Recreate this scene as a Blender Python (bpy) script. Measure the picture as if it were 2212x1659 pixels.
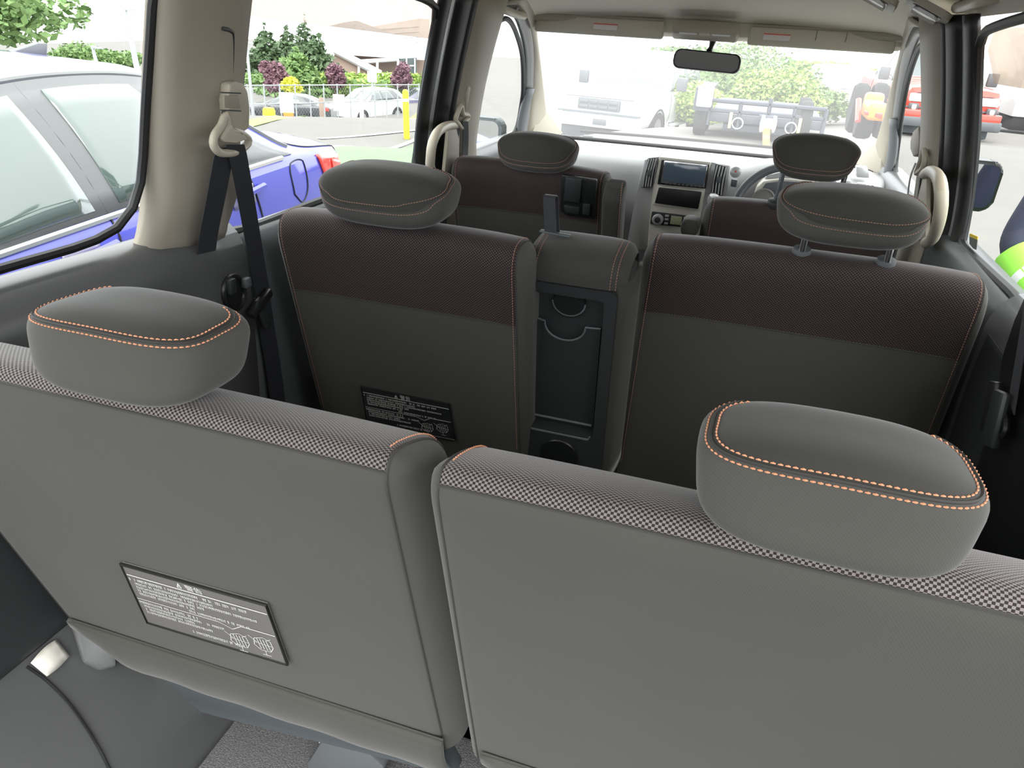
import bpy, bmesh, math, random
from mathutils import Vector, Matrix

random.seed(7)
for _o in list(bpy.data.objects):
    bpy.data.objects.remove(_o)
SC = bpy.context.scene
COL = SC.collection
V = Vector

# ---------------------------------------------------------------- camera
# van frame: X right, Y forward, Z up, metres; the ground under the van is z = 0
YAW, PITCH, ROLL, FPX = .2826, .4498, .0618, 1605.0
CAM = V((.2255, 0.0, 1.644))
_f = V((-math.sin(YAW) * math.cos(PITCH), math.cos(YAW) * math.cos(PITCH), -math.sin(PITCH)))
_r0 = V((math.cos(YAW), math.sin(YAW), 0)); _u0 = _r0.cross(_f)
_r = math.cos(ROLL) * _r0 + math.sin(ROLL) * _u0
_u = -math.sin(ROLL) * _r0 + math.cos(ROLL) * _u0
cd = bpy.data.cameras.new('camera'); co = bpy.data.objects.new('camera', cd); COL.objects.link(co)
cd.sensor_fit = 'HORIZONTAL'; cd.sensor_width = 36.0; cd.lens = FPX / 2212 * 36.0
cd.clip_start = .02; cd.clip_end = 500
co.matrix_world = Matrix(((_r.x, _u.x, -_f.x, CAM.x), (_r.y, _u.y, -_f.y, CAM.y), (_r.z, _u.z, -_f.z, CAM.z), (0, 0, 0, 1)))
SC.camera = co

# ---------------------------------------------------------------- light: bright overcast sky
w = bpy.data.worlds.new('overcast_sky'); SC.world = w; w.use_nodes = True
nt = w.node_tree; nt.nodes.clear()
out = nt.nodes.new('ShaderNodeOutputWorld'); bg = nt.nodes.new('ShaderNodeBackground')
tc = nt.nodes.new('ShaderNodeTexCoord'); sep = nt.nodes.new('ShaderNodeSeparateXYZ'); rmp = nt.nodes.new('ShaderNodeValToRGB')
nt.links.new(tc.outputs['Generated'], sep.inputs[0]); nt.links.new(sep.outputs['Z'], rmp.inputs[0])
rmp.color_ramp.elements[0].position = 0.0; rmp.color_ramp.elements[0].color = (.80, .84, .88, 1)
rmp.color_ramp.elements[1].position = 0.6; rmp.color_ramp.elements[1].color = (1.0, 1.0, 1.0, 1)
nt.links.new(rmp.outputs[0], bg.inputs[0]); bg.inputs[1].default_value = 1.55
nt.links.new(bg.outputs[0], out.inputs[0])
sd = bpy.data.lights.new('sun', 'SUN'); so = bpy.data.objects.new('sun', sd); COL.objects.link(so)
sd.energy = 1.1; sd.angle = math.radians(50); sd.color = (1, .97, .92)
so.rotation_euler = (math.radians(48), 0, math.radians(15))
SC.view_settings.view_transform = 'Standard'; SC.view_settings.look = 'None'
SC.view_settings.gamma = 1.0; SC.view_settings.use_curve_mapping = False
SC.view_settings.exposure = 1.35

# ---------------------------------------------------------------- helpers
def ray(px, py):
    return _r * ((px - 1106) / FPX) - _u * ((py - 829.5) / FPX) + _f
def at(px, py, x=None, y=None, z=None):
    d = ray(px, py)
    t = (x - CAM.x) / d.x if x is not None else (y - CAM.y) / d.y if y is not None else (z - CAM.z) / d.z
    return CAM + d * t
def far(px, py, D):
    d = ray(px, py); return CAM + d * (D / math.hypot(d.x, d.y))
def plane(px, py, p, n):
    d = ray(px, py); p = V(p); n = V(n)
    return CAM + d * ((p - CAM).dot(n) / d.dot(n))
def wx(z):                                    # half width of the cabin wall at height z (tumblehome above the belt)
    return .75 if z < 1.25 else .75 - .13 * ((z - 1.25) / .5) ** 1.3
def wall(px, py, s, inset=0.0):
    z = 1.3
    for _ in range(8):
        p = at(px, py, x=s * (wx(z) - inset)); z = min(max(p.z, .3), 1.8)
    return p

M = {}
def mat(name, col, rough=.6, metal=0.0, spec=.5, coat=0.0, sheen=0.0, bump=None, var=None, emit=None, sheen_tint=None, coat_rough=.03):
    m = bpy.data.materials.new(name); m.use_nodes = True; n = m.node_tree.nodes; l = m.node_tree.links
    b = n['Principled BSDF']
    b.inputs['Base Color'].default_value = (*col, 1); b.inputs['Roughness'].default_value = rough
    b.inputs['Metallic'].default_value = metal; b.inputs['Specular IOR Level'].default_value = spec
    b.inputs['Coat Weight'].default_value = coat; b.inputs['Coat Roughness'].default_value = coat_rough
    b.inputs['Sheen Weight'].default_value = sheen; b.inputs['Sheen Roughness'].default_value = .4
    if sheen_tint: b.inputs['Sheen Tint'].default_value = (*sheen_tint, 1)
    tc = n.new('ShaderNodeTexCoord')
    if var:                                    # (scale, amount): soft colour variation
        nz = n.new('ShaderNodeTexNoise'); nz.inputs['Scale'].default_value = var[0]; nz.inputs['Detail'].default_value = 4
        l.new(tc.outputs['Object'], nz.inputs['Vector'])
        mx = n.new('ShaderNodeMix'); mx.data_type = 'RGBA'
        a = var[1]; mx.inputs[6].default_value = (*[max(0, c * (1 - a)) for c in col], 1); mx.inputs[7].default_value = (*[max(0, min(1, c * (1 + a))) for c in col], 1)
        l.new(nz.outputs['Fac'], mx.inputs[0]); l.new(mx.outputs[2], b.inputs['Base Color'])
    if bump:                                   # (scale, strength, distance)
        nz = n.new('ShaderNodeTexNoise'); nz.inputs['Scale'].default_value = bump[0]; nz.inputs['Detail'].default_value = 3
        l.new(tc.outputs['Object'], nz.inputs['Vector'])
        bp = n.new('ShaderNodeBump'); bp.inputs['Strength'].default_value = bump[1]; bp.inputs['Distance'].default_value = bump[2]
        l.new(nz.outputs['Fac'], bp.inputs['Height']); l.new(bp.outputs[0], b.inputs['Normal'])
    if emit:
        b.inputs['Emission Color'].default_value = (*emit[0], 1); b.inputs['Emission Strength'].default_value = emit[1]
    M[name] = m
    return m
def glass(name, tint, film=0.0, gloss=.06, filmcol=(1, 1, 1)):
    m = bpy.data.materials.new(name); m.use_nodes = True; n = m.node_tree.nodes; l = m.node_tree.links; n.clear()
    o = n.new('ShaderNodeOutputMaterial'); t = n.new('ShaderNodeBsdfTransparent'); t.inputs[0].default_value = (*tint, 1)
    g = n.new('ShaderNodeBsdfGlossy'); g.inputs['Roughness'].default_value = .02
    mx = n.new('ShaderNodeMixShader'); mx.inputs[0].default_value = gloss; l.new(t.outputs[0], mx.inputs[1]); l.new(g.outputs[0], mx.inputs[2])
    last = mx
    if film:                                   # translucent veil; on the windscreen it stands in for glare haze
        tr = n.new('ShaderNodeBsdfTranslucent'); tr.inputs[0].default_value = (*filmcol, 1)
        mx2 = n.new('ShaderNodeMixShader'); mx2.inputs[0].default_value = film
        l.new(mx.outputs[0], mx2.inputs[1]); l.new(tr.outputs[0], mx2.inputs[2]); last = mx2
    l.new(last.outputs[0], o.inputs[0]); M[name] = m
    return m

def woven(name, light, dark, cu, cv):
    m = mat(name, light, rough=.8, spec=.25, sheen=.25)
    n = m.node_tree.nodes; l = m.node_tree.links; b = n['Principled BSDF']
    uv = n.new('ShaderNodeUVMap'); mp = n.new('ShaderNodeMapping'); mp.inputs['Scale'].default_value = (1 / cu, 1 / cv, 1)
    l.new(uv.outputs[0], mp.inputs[0])
    ck = n.new('ShaderNodeTexChecker'); ck.inputs['Scale'].default_value = 1.0
    ck.inputs['Color1'].default_value = (*light, 1); ck.inputs['Color2'].default_value = (*dark, 1)
    l.new(mp.outputs[0], ck.inputs['Vector']); l.new(ck.outputs['Color'], b.inputs['Base Color'])
    bp = n.new('ShaderNodeBump'); bp.inputs['Strength'].default_value = .5; bp.inputs['Distance'].default_value = .0006
    l.new(ck.outputs['Fac'], bp.inputs['Height']); bp.invert = True; l.new(bp.outputs[0], b.inputs['Normal'])
    return m
def twill(name, col, pitch=.0008, amt=.25, sheen=.25):
    m = mat(name, col, rough=.85, spec=.2, sheen=sheen)
    n = m.node_tree.nodes; l = m.node_tree.links; b = n['Principled BSDF']
    uv = n.new('ShaderNodeTexCoord')
    wv = n.new('ShaderNodeTexWave'); wv.wave_type = 'BANDS'; wv.bands_direction = 'DIAGONAL'
    wv.inputs['Scale'].default_value = .31 / pitch * .5; wv.inputs['Distortion'].default_value = .6; wv.inputs['Detail'].default_value = 1
    l.new(uv.outputs['Object'], wv.inputs['Vector'])
    nz = n.new('ShaderNodeTexNoise'); nz.inputs['Scale'].default_value = 9; nz.inputs['Detail'].default_value = 3
    l.new(uv.outputs['Object'], nz.inputs['Vector'])
    ad = n.new('ShaderNodeMath'); ad.operation = 'MULTIPLY_ADD'; ad.inputs[1].default_value = .55
    l.new(nz.outputs['Fac'], ad.inputs[0])
    hf = n.new('ShaderNodeMath'); hf.operation = 'MULTIPLY'; hf.inputs[1].default_value = .45; l.new(wv.outputs['Fac'], hf.inputs[0]); l.new(hf.outputs[0], ad.inputs[2])
    mx = n.new('ShaderNodeMix'); mx.data_type = 'RGBA'
    mx.inputs[6].default_value = (*[c * (1 - amt) for c in col], 1); mx.inputs[7].default_value = (*[c * (1 + amt) for c in col], 1)
    l.new(ad.outputs[0], mx.inputs[0]); l.new(mx.outputs[2], b.inputs['Base Color'])
    bp = n.new('ShaderNodeBump'); bp.inputs['Strength'].default_value = .15; bp.inputs['Distance'].default_value = .0004
    l.new(wv.outputs['Fac'], bp.inputs['Height']); l.new(bp.outputs[0], b.inputs['Normal'])
    return m

twill('cloth', (.073, .072, .065), amt=.12)
twill('cloth_cap', (.050, .049, .044), amt=.12)
woven('woven', (.215, .19, .185), (.024, .018, .018), .0026, .0024)  # lit copy of the seat weave, colour lightened for sky light on the rear row
woven('woven_shaded', (.080, .056, .056), (.014, .010, .010), .0030, .0028)  # same weave with the shade of the front rows put into its colour
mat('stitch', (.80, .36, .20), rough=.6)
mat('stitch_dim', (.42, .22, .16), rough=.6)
mat('piping', (.045, .044, .042), rough=.8)
mat('plastic_dark', (.030, .033, .035), rough=.42, bump=(900, .15, .0004))
mat('plastic_black', (.012, .013, .014), rough=.38)
mat('plastic_grey', (.11, .12, .125), rough=.5, bump=(700, .15, .0004))
mat('plastic_slate', (.09, .105, .112), rough=.5)
mat('trim_dark', (.105, .108, .110), rough=.30, spec=.65, bump=(650, .2, .0005))
mat('beige', (.40, .365, .295), rough=.5, var=(3, .03))
mat('beige_light', (.54, .49, .39), rough=.4)
mat('headliner', (.72, .68, .58), rough=.9, bump=(400, .15, .0006), var=(4, .03))
mat('visor', (.58, .54, .45), rough=.75)
mat('rubber', (.010, .010, .011), rough=.5)
mat('door_paint', (.34, .36, .36), rough=.35, coat=.5)
mat('belt', (.022, .024, .030), rough=.6, sheen=.2)
mat('chrome', (.85, .86, .88), rough=.12, metal=1)
mat('steel_dark', (.25, .26, .28), rough=.25, metal=1)
mat('dash_grey', (.50, .51, .52), rough=.45, bump=(500, .1, .0004))
mat('dash_dark', (.10, .11, .12), rough=.4)
mat('dash_silver', (.52, .53, .54), rough=.3, metal=.3)
mat('dash_cream', (.72, .70, .63), rough=.45)
mat('screen', (.10, .14, .19), rough=.12, spec=.8)
mat('lcd', (.38, .40, .26), rough=.25)
mat('dial', (.22, .21, .20), rough=.4)
mat('paper', (.86, .84, .76), rough=.7)
mat('decal', (.17, .165, .155), rough=.28)
mat('decal_dark', (.03, .032, .034), rough=.3)
mat('ink_white', (.80, .79, .76), rough=.5)
mat('ink_dim', (.78, .78, .76), rough=.5)
mat('ink_black', (.012, .012, .012), rough=.5)
mat('carpet', (.17, .17, .175), rough=.95, bump=(500, .9, .004), var=(300, 1.9))
mat('floor_dark', (.014, .014, .015), rough=.8)
mat('mirror_face', (.62, .64, .66), rough=.02, metal=1)
mat('lamp_clear', (.75, .76, .76), rough=.2)
mat('yellow', (.85, .62, .03), rough=.5)
mat('red_mark', (.75, .10, .08), rough=.5)
mat('visor_label', (.74, .72, .70), rough=.5)
glass('glass_side', (.95, .98, .96), gloss=.025)
glass('glass_screen', (.97, .99, .98), film=.105, gloss=.02)  # white veil paints overexposure glare over the view ahead
glass('acrylic_smoke', (.72, .65, .60), film=.14, gloss=.05, filmcol=(.60, .53, .48))

# ---------------------------------------------------------------- object helpers
def props(o, label=None, cat=None, group=None, kind=None):
    for k, v in (('label', label), ('category', cat), ('group', group), ('kind', kind)):
        if v: o[k] = v
    return o
def world(p):
    l = Matrix.LocRotScale(p.location, p.rotation_euler, p.scale)
    return world(p.parent) @ p.matrix_parent_inverse @ l if p.parent else l
def parent(o, p):
    if p is not None:
        o.parent = p; o.matrix_parent_inverse = world(p).inverted()
def thing(name, label, cat, loc=(0, 0, 0), group=None, kind=None):
    o = bpy.data.objects.new(name, None); COL.objects.link(o); o.location = loc
    o.empty_display_size = .05
    return props(o, label, cat, group, kind)
def mesh(name, vs, fs, m, par=None, smooth=True, uv=None, angle=40, solid=0.0, soff=-1.0, bevel=0.0):
    me = bpy.data.meshes.new(name); me.from_pydata([tuple(v) for v in vs], [], fs)
    me.materials.append(M[m] if isinstance(m, str) else m)
    if uv is not None:
        ul = me.uv_layers.new(name='UVMap')
        for lp in me.loops: ul.data[lp.index].uv = uv[lp.vertex_index]
    if smooth:
        for p in me.polygons: p.use_smooth = True
        me.set_sharp_from_angle(angle=math.radians(angle))
    me.validate()
    o = bpy.data.objects.new(name, me); COL.objects.link(o)
    if solid:
        md = o.modifiers.new('thickness', 'SOLIDIFY'); md.thickness = solid; md.offset = soff
    if bevel:
        md = o.modifiers.new('edge', 'BEVEL'); md.width = bevel; md.segments = 2; md.limit_method = 'ANGLE'
    parent(o, par)
    return o
def frombm(name, bm, m, par=None, smooth=True, angle=40):
    me = bpy.data.meshes.new(name); bmesh.ops.recalc_face_normals(bm, faces=bm.faces); bm.to_mesh(me); bm.free()
    me.materials.append(M[m] if isinstance(m, str) else m)
    if smooth:
        for p in me.polygons: p.use_smooth = True
        me.set_sharp_from_angle(angle=math.radians(angle))
    o = bpy.data.objects.new(name, me); COL.objects.link(o); parent(o, par)
    return o
def bm_box(bm, c, s, bev=0.0, seg=2, rot=None, taper=None):
    r = bmesh.ops.create_cube(bm, size=1.0); vs = r['verts']
    for v in vs:
        v.co = V((v.co.x * s[0], v.co.y * s[1], v.co.z * s[2]))
        if taper and v.co.z > 0: v.co.x *= taper[0]; v.co.y *= taper[1]
    if bev:
        es = list({e for v in vs for e in v.link_edges})
        rr = bmesh.ops.bevel(bm, geom=es, offset=bev, segments=seg, affect='EDGES', profile=.5)
        vs = list({v for f in rr['faces'] for v in f.verts} | {v for v in vs if v.is_valid})
    for v in vs:
        if rot is not None: v.co = rot @ v.co
        v.co += V(c)
def box(name, c, s, m, par=None, bev=.004, seg=2, rot=None, taper=None):
    bm = bmesh.new(); bm_box(bm, c, s, bev, seg, rot, taper)
    return frombm(name, bm, m, par)
def R3(rx=0, ry=0, rz=0):
    return (Matrix.Rotation(rz, 3, 'Z') @ Matrix.Rotation(ry, 3, 'Y') @ Matrix.Rotation(rx, 3, 'X'))
def cat_rom(P, n, closed=False):
    P = [V(p) for p in P]; k = len(P); o = []
    if k < 3: 
        return [P[0].lerp(P[-1], i / (n - 1)) for i in range(n)]
    d = []
    segs = k if closed else k - 1
    for s in range(segs):
        a = P[(s - 1) % k] if closed or s > 0 else P[0] * 2 - P[1]
        b = P[s]; c = P[(s + 1) % k]; e = P[(s + 2) % k] if closed or s + 2 < k else P[-1] * 2 - P[-2]
        for j in range(12):
            t = j / 12
            d.append(.5 * ((2 * b) + (c - a) * t + (2 * a - 5 * b + 4 * c - e) * t * t + (3 * b - a - 3 * c + e) * t ** 3))
    d.append(P[0].copy() if closed else P[-1].copy())
    return resample(d, n)
def resample(d, n):
    L = [0.0]
    for a, b in zip(d, d[1:]): L.append(L[-1] + (b - a).length)
    o = []; j = 0
    for i in range(n):
        s = L[-1] * i / (n - 1)
        while j < len(d) - 2 and L[j + 1] < s: j += 1
        q = (s - L[j]) / max(1e-9, L[j + 1] - L[j]); o.append(d[j].lerp(d[j + 1], min(1, max(0, q))))
    return o
def grid(name, G, m, par=None, closed_u=False, uv=False, solid=0.0, soff=-1.0, flip=False, angle=50, bevel=0.0):
    nu, nv = len(G), len(G[0]); vs = [p for row in G for p in row]; fs = []
    for i in range(nu if closed_u else nu - 1):
        for j in range(nv - 1):
            a, b = i * nv + j, ((i + 1) % nu) * nv + j
            fs.append((a, b, b + 1, a + 1) if not flip else (a, a + 1, b + 1, b))
    u = None
    if uv:
        u = []
        acc = [0.0] * nv
        mid = nv // 2
        for i, row in enumerate(G):
            s = 0.0
            for j, p in enumerate(row):
                if j: s += (V(p) - V(row[j - 1])).length
                u.append((p[0], s))
    return mesh(name, vs, fs, m, par, uv=u, solid=solid, soff=soff, angle=angle, bevel=bevel)
def strip(name, A, B, m, par=None, n=24, k=7, bulge=0.0, bdir=(1, 0, 0), solid=0.0, soff=-1.0, curve=True, flip=False, edge=None):
    A = cat_rom(A, n) if curve else resample([V(p) for p in A], n)
    B = cat_rom(B, n) if curve else resample([V(p) for p in B], n)
    G = []; bd = V(bdir)
    for a, b in zip(A, B):
        row = []
        for j in range(k):
            t = j / (k - 1); h = bulge * (1 - abs(2 * t - 1) ** 3.5)
            row.append(a.lerp(b, t) + bd * h)
        G.append(row)
    return grid(name, G, m, par, solid=solid, soff=soff, flip=flip)
def frames(P, closed=False):
    T = []
    n = len(P)
    for i in range(n):
        a = P[i - 1] if i > 0 or closed else P[0]; b = P[(i + 1) % n] if i < n - 1 or closed else P[-1]
        T.append((b - a).normalized())
    up = V((0, 0, 1)) if abs(T[0].z) < .9 else V((1, 0, 0))
    N = [(up - T[0] * up.dot(T[0])).normalized()]
    for i in range(1, n):
        v = N[-1] - T[i] * N[-1].dot(T[i]); N.append(v.normalized() if v.length > 1e-6 else N[-1])
    return T, N
def bm_tube(bm, P, r, n=8, closed=False, sy=1.0):
    P = [V(p) for p in P]; T, N = frames(P, closed); rings = []
    for i, p in enumerate(P):
        rr = r[i] if isinstance(r, (list, tuple)) else r; Bn = T[i].cross(N[i])
        rings.append([bm.verts.new(p + (N[i] * math.cos(a) + Bn * math.sin(a) * sy) * rr) for a in [2 * math.pi * j / n for j in range(n)]])
    m = len(rings)
    for i in range(m if closed else m - 1):
        a, b = rings[i], rings[(i + 1) % m]
        for j in range(n): bm.faces.new((a[j], a[(j + 1) % n], b[(j + 1) % n], b[j]))
    if not closed:
        bm.faces.new(rings[0][::-1]); bm.faces.new(rings[-1])
def tube(name, P, r, m, par=None, n=8, closed=False, smooth_n=0, sy=1.0):
    if smooth_n: P = cat_rom(P, smooth_n + (1 if closed else 0), closed); P = P[:-1] if closed else P
    bm = bmesh.new(); bm_tube(bm, P, r, n, closed, sy)
    return frombm(name, bm, m, par)
def ribbon(name, P, W, wd, t, m, par=None, n=20):
    P = cat_rom(P, n); W = [V(q).normalized() for q in W] if isinstance(W[0], (tuple, list, Vector)) else [V(W).normalized()]
    vs = []; fs = []; uv = []; s = 0
    for i, p in enumerate(P):
        q = W[0] if len(W) == 1 else cat_rom(W, n)[i].normalized()
        a = (P[min(i + 1, n - 1)] - P[max(i - 1, 0)]).normalized(); nn = a.cross(q).normalized()
        if i: s += (p - P[i - 1]).length
        for sx, sn in ((-1, -1), (1, -1), (1, 1), (-1, 1)): vs.append(p + q * sx * wd / 2 + nn * sn * t / 2); uv.append((sx * wd / 2, s))
    for i in range(n - 1):
        for j in range(4):
            a = i * 4 + j; b = i * 4 + (j + 1) % 4; fs.append((a, b, b + 4, a + 4))
    fs += [(3, 2, 1, 0), tuple((n - 1) * 4 + j for j in range(4))]
    return mesh(name, vs, fs, m, par, uv=uv, angle=30)
def prism(name, O, d, m, par=None, bev=0.0, seg=2, smooth=True):
    bm = bmesh.new(); d = V(d); a = [bm.verts.new(V(p)) for p in O]; b = [bm.verts.new(V(p) + d) for p in O]
    n = len(O); bm.faces.new(a); bm.faces.new(b[::-1])
    for i in range(n): bm.faces.new((a[i], b[i], b[(i + 1) % n], a[(i + 1) % n]))
    if bev: bmesh.ops.bevel(bm, geom=bm.edges[:], offset=bev, segments=seg, affect='EDGES', profile=.5)
    return frombm(name, bm, m, par, smooth)
def lathe(name, prof, c, axis, m, par=None, n=24):
    axis = V(axis).normalized(); t = V((1, 0, 0)) if abs(axis.x) < .8 else V((0, 1, 0)); a = (t - axis * t.dot(axis)).normalized(); b = axis.cross(a)
    bm = bmesh.new(); rings = []
    for r, h in prof:
        rings.append([bm.verts.new(V(c) + axis * h + (a * math.cos(x) + b * math.sin(x)) * max(r, 1e-4)) for x in [2 * math.pi * j / n for j in range(n)]])
    for p, q in zip(rings, rings[1:]):
        for j in range(n): bm.faces.new((p[j], p[(j + 1) % n], q[(j + 1) % n], q[j]))
    bm.faces.new(rings[0][::-1]); bm.faces.new(rings[-1])
    return frombm(name, bm, m, par)
def roundrect(w, h, r, n=5):
    o = []
    for cx, cy, a0 in ((w / 2 - r, h / 2 - r, 0), (-w / 2 + r, h / 2 - r, 90), (-w / 2 + r, -h / 2 + r, 180), (w / 2 - r, -h / 2 + r, 270)):
        for i in range(n + 1):
            a = math.radians(a0 + 90 * i / n); o.append((cx + r * math.cos(a), cy + r * math.sin(a)))
    return o
def stitches(name, P, N, m, par, pitch=.0052, ln=.0040, r=.0009):
    """dashes of thread along a curve P with surface normals N, joined in one mesh: single stitches are too small to pick apart"""
    bm = bmesh.new(); L = [0.0]
    for a, b in zip(P, P[1:]): L.append(L[-1] + (b - a).length)
    def ev(s):
        for j in range(len(L) - 1):
            if L[j + 1] >= s:
                q = (s - L[j]) / max(1e-9, L[j + 1] - L[j]); return P[j].lerp(P[j + 1], q), N[j].lerp(N[j + 1], q).normalized()
        return P[-1], N[-1]
    s = 0.0
    while s + ln < L[-1]:
        a, na = ev(s); b, nb = ev(s + ln); t = (b - a)
        if t.length > 1e-6:
            t.normalize(); sd = t.cross(na).normalized(); off = na * r * .5
            mid = (a + b) / 2 + na * r
            ring = lambda p, k: [bm.verts.new(p + sd * r * k * c0 + na * r * k * s0) for c0, s0 in ((1, 0), (0, 1), (-1, 0), (0, -1))]
            A = ring(a + off * .2, .5); Bq = ring(mid, 1.0); Cc = ring(b + off * .2, .5)
            for p, q in ((A, Bq), (Bq, Cc)):
                for j in range(4): bm.faces.new((p[j], p[(j + 1) % 4], q[(j + 1) % 4], q[j]))
        s += pitch
    o = frombm(name, bm, m, par); o['kind'] = 'stuff'
    return o
def copy_tree(o, par=None):
    c = o.copy(); COL.objects.link(c)
    if par is not None: c.parent = par
    for ch in list(o.children): copy_tree(ch, c)
    return c
# ================================================================ van shell (the setting)
def struct(o): o['kind'] = 'structure'; return o

# floor and cargo floor
box('floor', (0, 1.75, .36), (1.46, 3.7, .06), 'floor_dark', bev=.01)['kind'] = 'structure'
cf = box('cargo_carpet', (0, .36, .425), (1.04, 1.10, .05), 'carpet', bev=.012); props(cf, 'speckled grey carpet on the cargo floor behind the rear seats', 'carpet')

# ceiling: cross-section swept along y, dipping to the windscreen header
def ceil_pt(s, y):
    a = abs(s); sg = 1 if s > 0 else -1
    prof = [(0, 1.800), (.30, 1.790), (.48, 1.775), (.57, 1.762), (.615, 1.745), (.64, 1.715)]
    q = a * (len(prof) - 1); i = min(int(q), len(prof) - 2); f = q - i
    x = prof[i][0] + (prof[i + 1][0] - prof[i][0]) * f; z = prof[i][1] + (prof[i + 1][1] - prof[i][1]) * f
    if y > 2.3:
        t = min(1, (y - 2.3) / .75); z -= (z - 1.62) * .72 * t * t
    return V((sg * x, y, z))
ys = [-.25, .3, .8, 1.2, 1.6, 2.0, 2.3, 2.5, 2.65, 2.78, 2.88, 2.96, 3.02, 3.05]
G = [[ceil_pt(-1 + 2 * j / 40, y) for j in range(41)] for y in ys]
struct(grid('ceiling', G, 'headliner', solid=.03, soff=1.0, flip=True))
# body shell above and outside the trim keeps daylight out of the joints
struct(box('roof', (0, 1.35, 1.86), (1.42, 3.3, .03), 'door_paint', bev=.01))

# ---- side walls below the belt
def side_profile(s, pts): return [(s * a, b) for a, b in pts]
QL = [(.775, 1.285), (.745, 1.290), (.715, 1.272), (.697, 1.238), (.692, 1.18), (.694, .98), (.70, .84), (.702, .755), (.68, .705), (.635, .655), (.565, .60), (.52, .53), (.497, .45)]
def sweep_y(name, prof, s, y0, y1, m, n=14, dz=lambda y: 0.0, dx=lambda y: 0.0, solid=.02, flip=False):
    P = cat_rom([V((s * a, 0, b)) for a, b in prof], 40); G = []
    for i in range(n):
        y = y0 + (y1 - y0) * i / (n - 1)
        G.append([V((p.x - s * dx(y), y, p.z + dz(y))) for p in P])
    return struct(grid(name, G, m, solid=solid, soff=-1.0, flip=(s < 0)))
sweep_y('wall_left', QL, -1, -.3, 1.22, 'trim_dark', dz=lambda y: -.022 * max(0, y - .4) if y > .4 else 0)
sweep_y('wall_right', QL, 1, -.3, 1.50, 'trim_dark', dz=lambda y: -.022 * max(0, y - .4) if y > .4 else 0)
DR = [(.79, 1.225), (.755, 1.235), (.725, 1.228), (.712, 1.20), (.71, 1.10), (.715, .95), (.73, .70), (.735, .45), (.735, .38)]
sweep_y('door_1', DR, -1, 1.24, 2.20, 'plastic_grey')
sweep_y('door_2', DR, 1, 1.50, 2.20, 'plastic_grey')
sweep_y('door_3', DR, -1, 2.22, 3.30, 'trim_dark')
sweep_y('door_4', DR, 1, 2.22, 3.30, 'trim_dark')
for s, nm in ((-1, 'wall_side_left'), (1, 'wall_side_right')):
    struct(box(nm, (s * .815, 1.55, .72), (.06, 3.75, .90), 'door_paint', bev=.01))
struct(box('wall_front', (0, 3.72, .72), (1.5, .06, .9), 'floor_dark', bev=.01))
def ontrim(px, py, s=-1, lift=.0):              # point on the wheel arch trim under a pixel, lifted inwards
    d_ = ray(px, py); Pq = cat_rom([V((a, 0, b)) for a, b in QL], 80); t_ = .5
    while t_ < 3:
        p = CAM + d_ * t_
        for a, b in zip(Pq, Pq[1:]):
            if min(a.z, b.z) <= p.z <= max(a.z, b.z):
                f = (p.z - a.z) / (b.z - a.z) if abs(b.z - a.z) > 1e-9 else 0
                if abs(p.x) >= a.x + (b.x - a.x) * f: return p - d_.normalized() * lift
        t_ += .002
    return p
# raised seam across the wheel arch trim and the darker upper quarter panel on both sides
tr = thing('trim_1', None, None, (-.6, .6, .6)); tr['kind'] = 'structure'
tube('joint', [ontrim(a, b, -1, .001) for a, b in ((58, 1440), (100, 1470), (145, 1515), (185, 1570), (215, 1620), (240, 1670))], .0022, 'plastic_black', tr, n=6, smooth_n=24)
UP = [(.690, 1.19), (.686, 1.10), (.688, .98), (.694, .84), (.695, .76), (.690, .735), (.696, .725)]
for s_, n_, y1 in ((-1, 11, .80), (1, 12, 1.46)):
    o = sweep_y('trim_%d' % n_, UP, s_, -.3, y1, 'plastic_dark', solid=.004)
tr = thing('trim_13', None, None, (.70, 1.5, .9)); tr['kind'] = 'structure'
prism('door_edge_seal', [at(a, b, x=.684) for a, b in ((2230, 600), (2190, 690), (2165, 765), (2152, 860), (2136, 935), (2108, 1010), (2098, 1120), (2110, 1250), (2330, 1300), (2345, 600))], (.012, 0, 0), 'plastic_black', tr, bev=.004)
# ---- pillars and window openings, both sides
def WL(px, py, inset=0.0): return wall(px, py, -1, inset)
def WR(px, py, inset=0.0): return wall(px, py, 1, inset)
def wyz(s, y, z, inset=0.0): return V((s * (wx(z) - inset), y, z))

# left C pillar: wide beige trim between quarter window and sliding door
zz = [1.262, 1.30, 1.36, 1.45, 1.55, 1.66, 1.74]
def pillar_pts(f, s, inset): return [wyz(s, f(z), z, inset(z) if callable(inset) else inset) for z in zz]
t = thing('trim_2', None, None, (-.72, 1.15, 1.26)); t['kind'] = 'structure'
def c_rear(z): return 1.016 - .030 * max(0, (1.36 - z) / .1) ** 2 - .05 * (z - 1.3)
def c_front(z): return 1.200 - .10 * max(0, z - 1.30)
inner = lambda z: .035
A = [wyz(-1, c_rear(z), z, .004) for z in zz]; Bq = [wyz(-1, c_front(z), z, .01) for z in zz]
def pillar_c(name, rear, front, s, par):
    n = 24; zs = [1.245 + (1.76 - 1.245) * i / (n - 1) for i in range(n)]; G = []
    prof = [(0, 0.0), (.02, .012), (.07, .030), (.16, .040), (.28, .046), (.5, .058), (.75, .066), (.90, .064), (.97, .050), (1, .02)]
    for z in zs:
        y0, y1 = rear(z), front(z)
        kz = .55 + .45 * min(1, max(0, (z - 1.25) / .09)); G.append([wyz(s, y0 + (y1 - y0) * a, z, b * kz) for a, b in prof])
    return grid(name, G, 'beige', par, solid=.006, soff=-1 if s < 0 else 1, flip=(s > 0))
pillar_c('pillar_panel', c_rear, c_front, -1, t)
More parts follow.
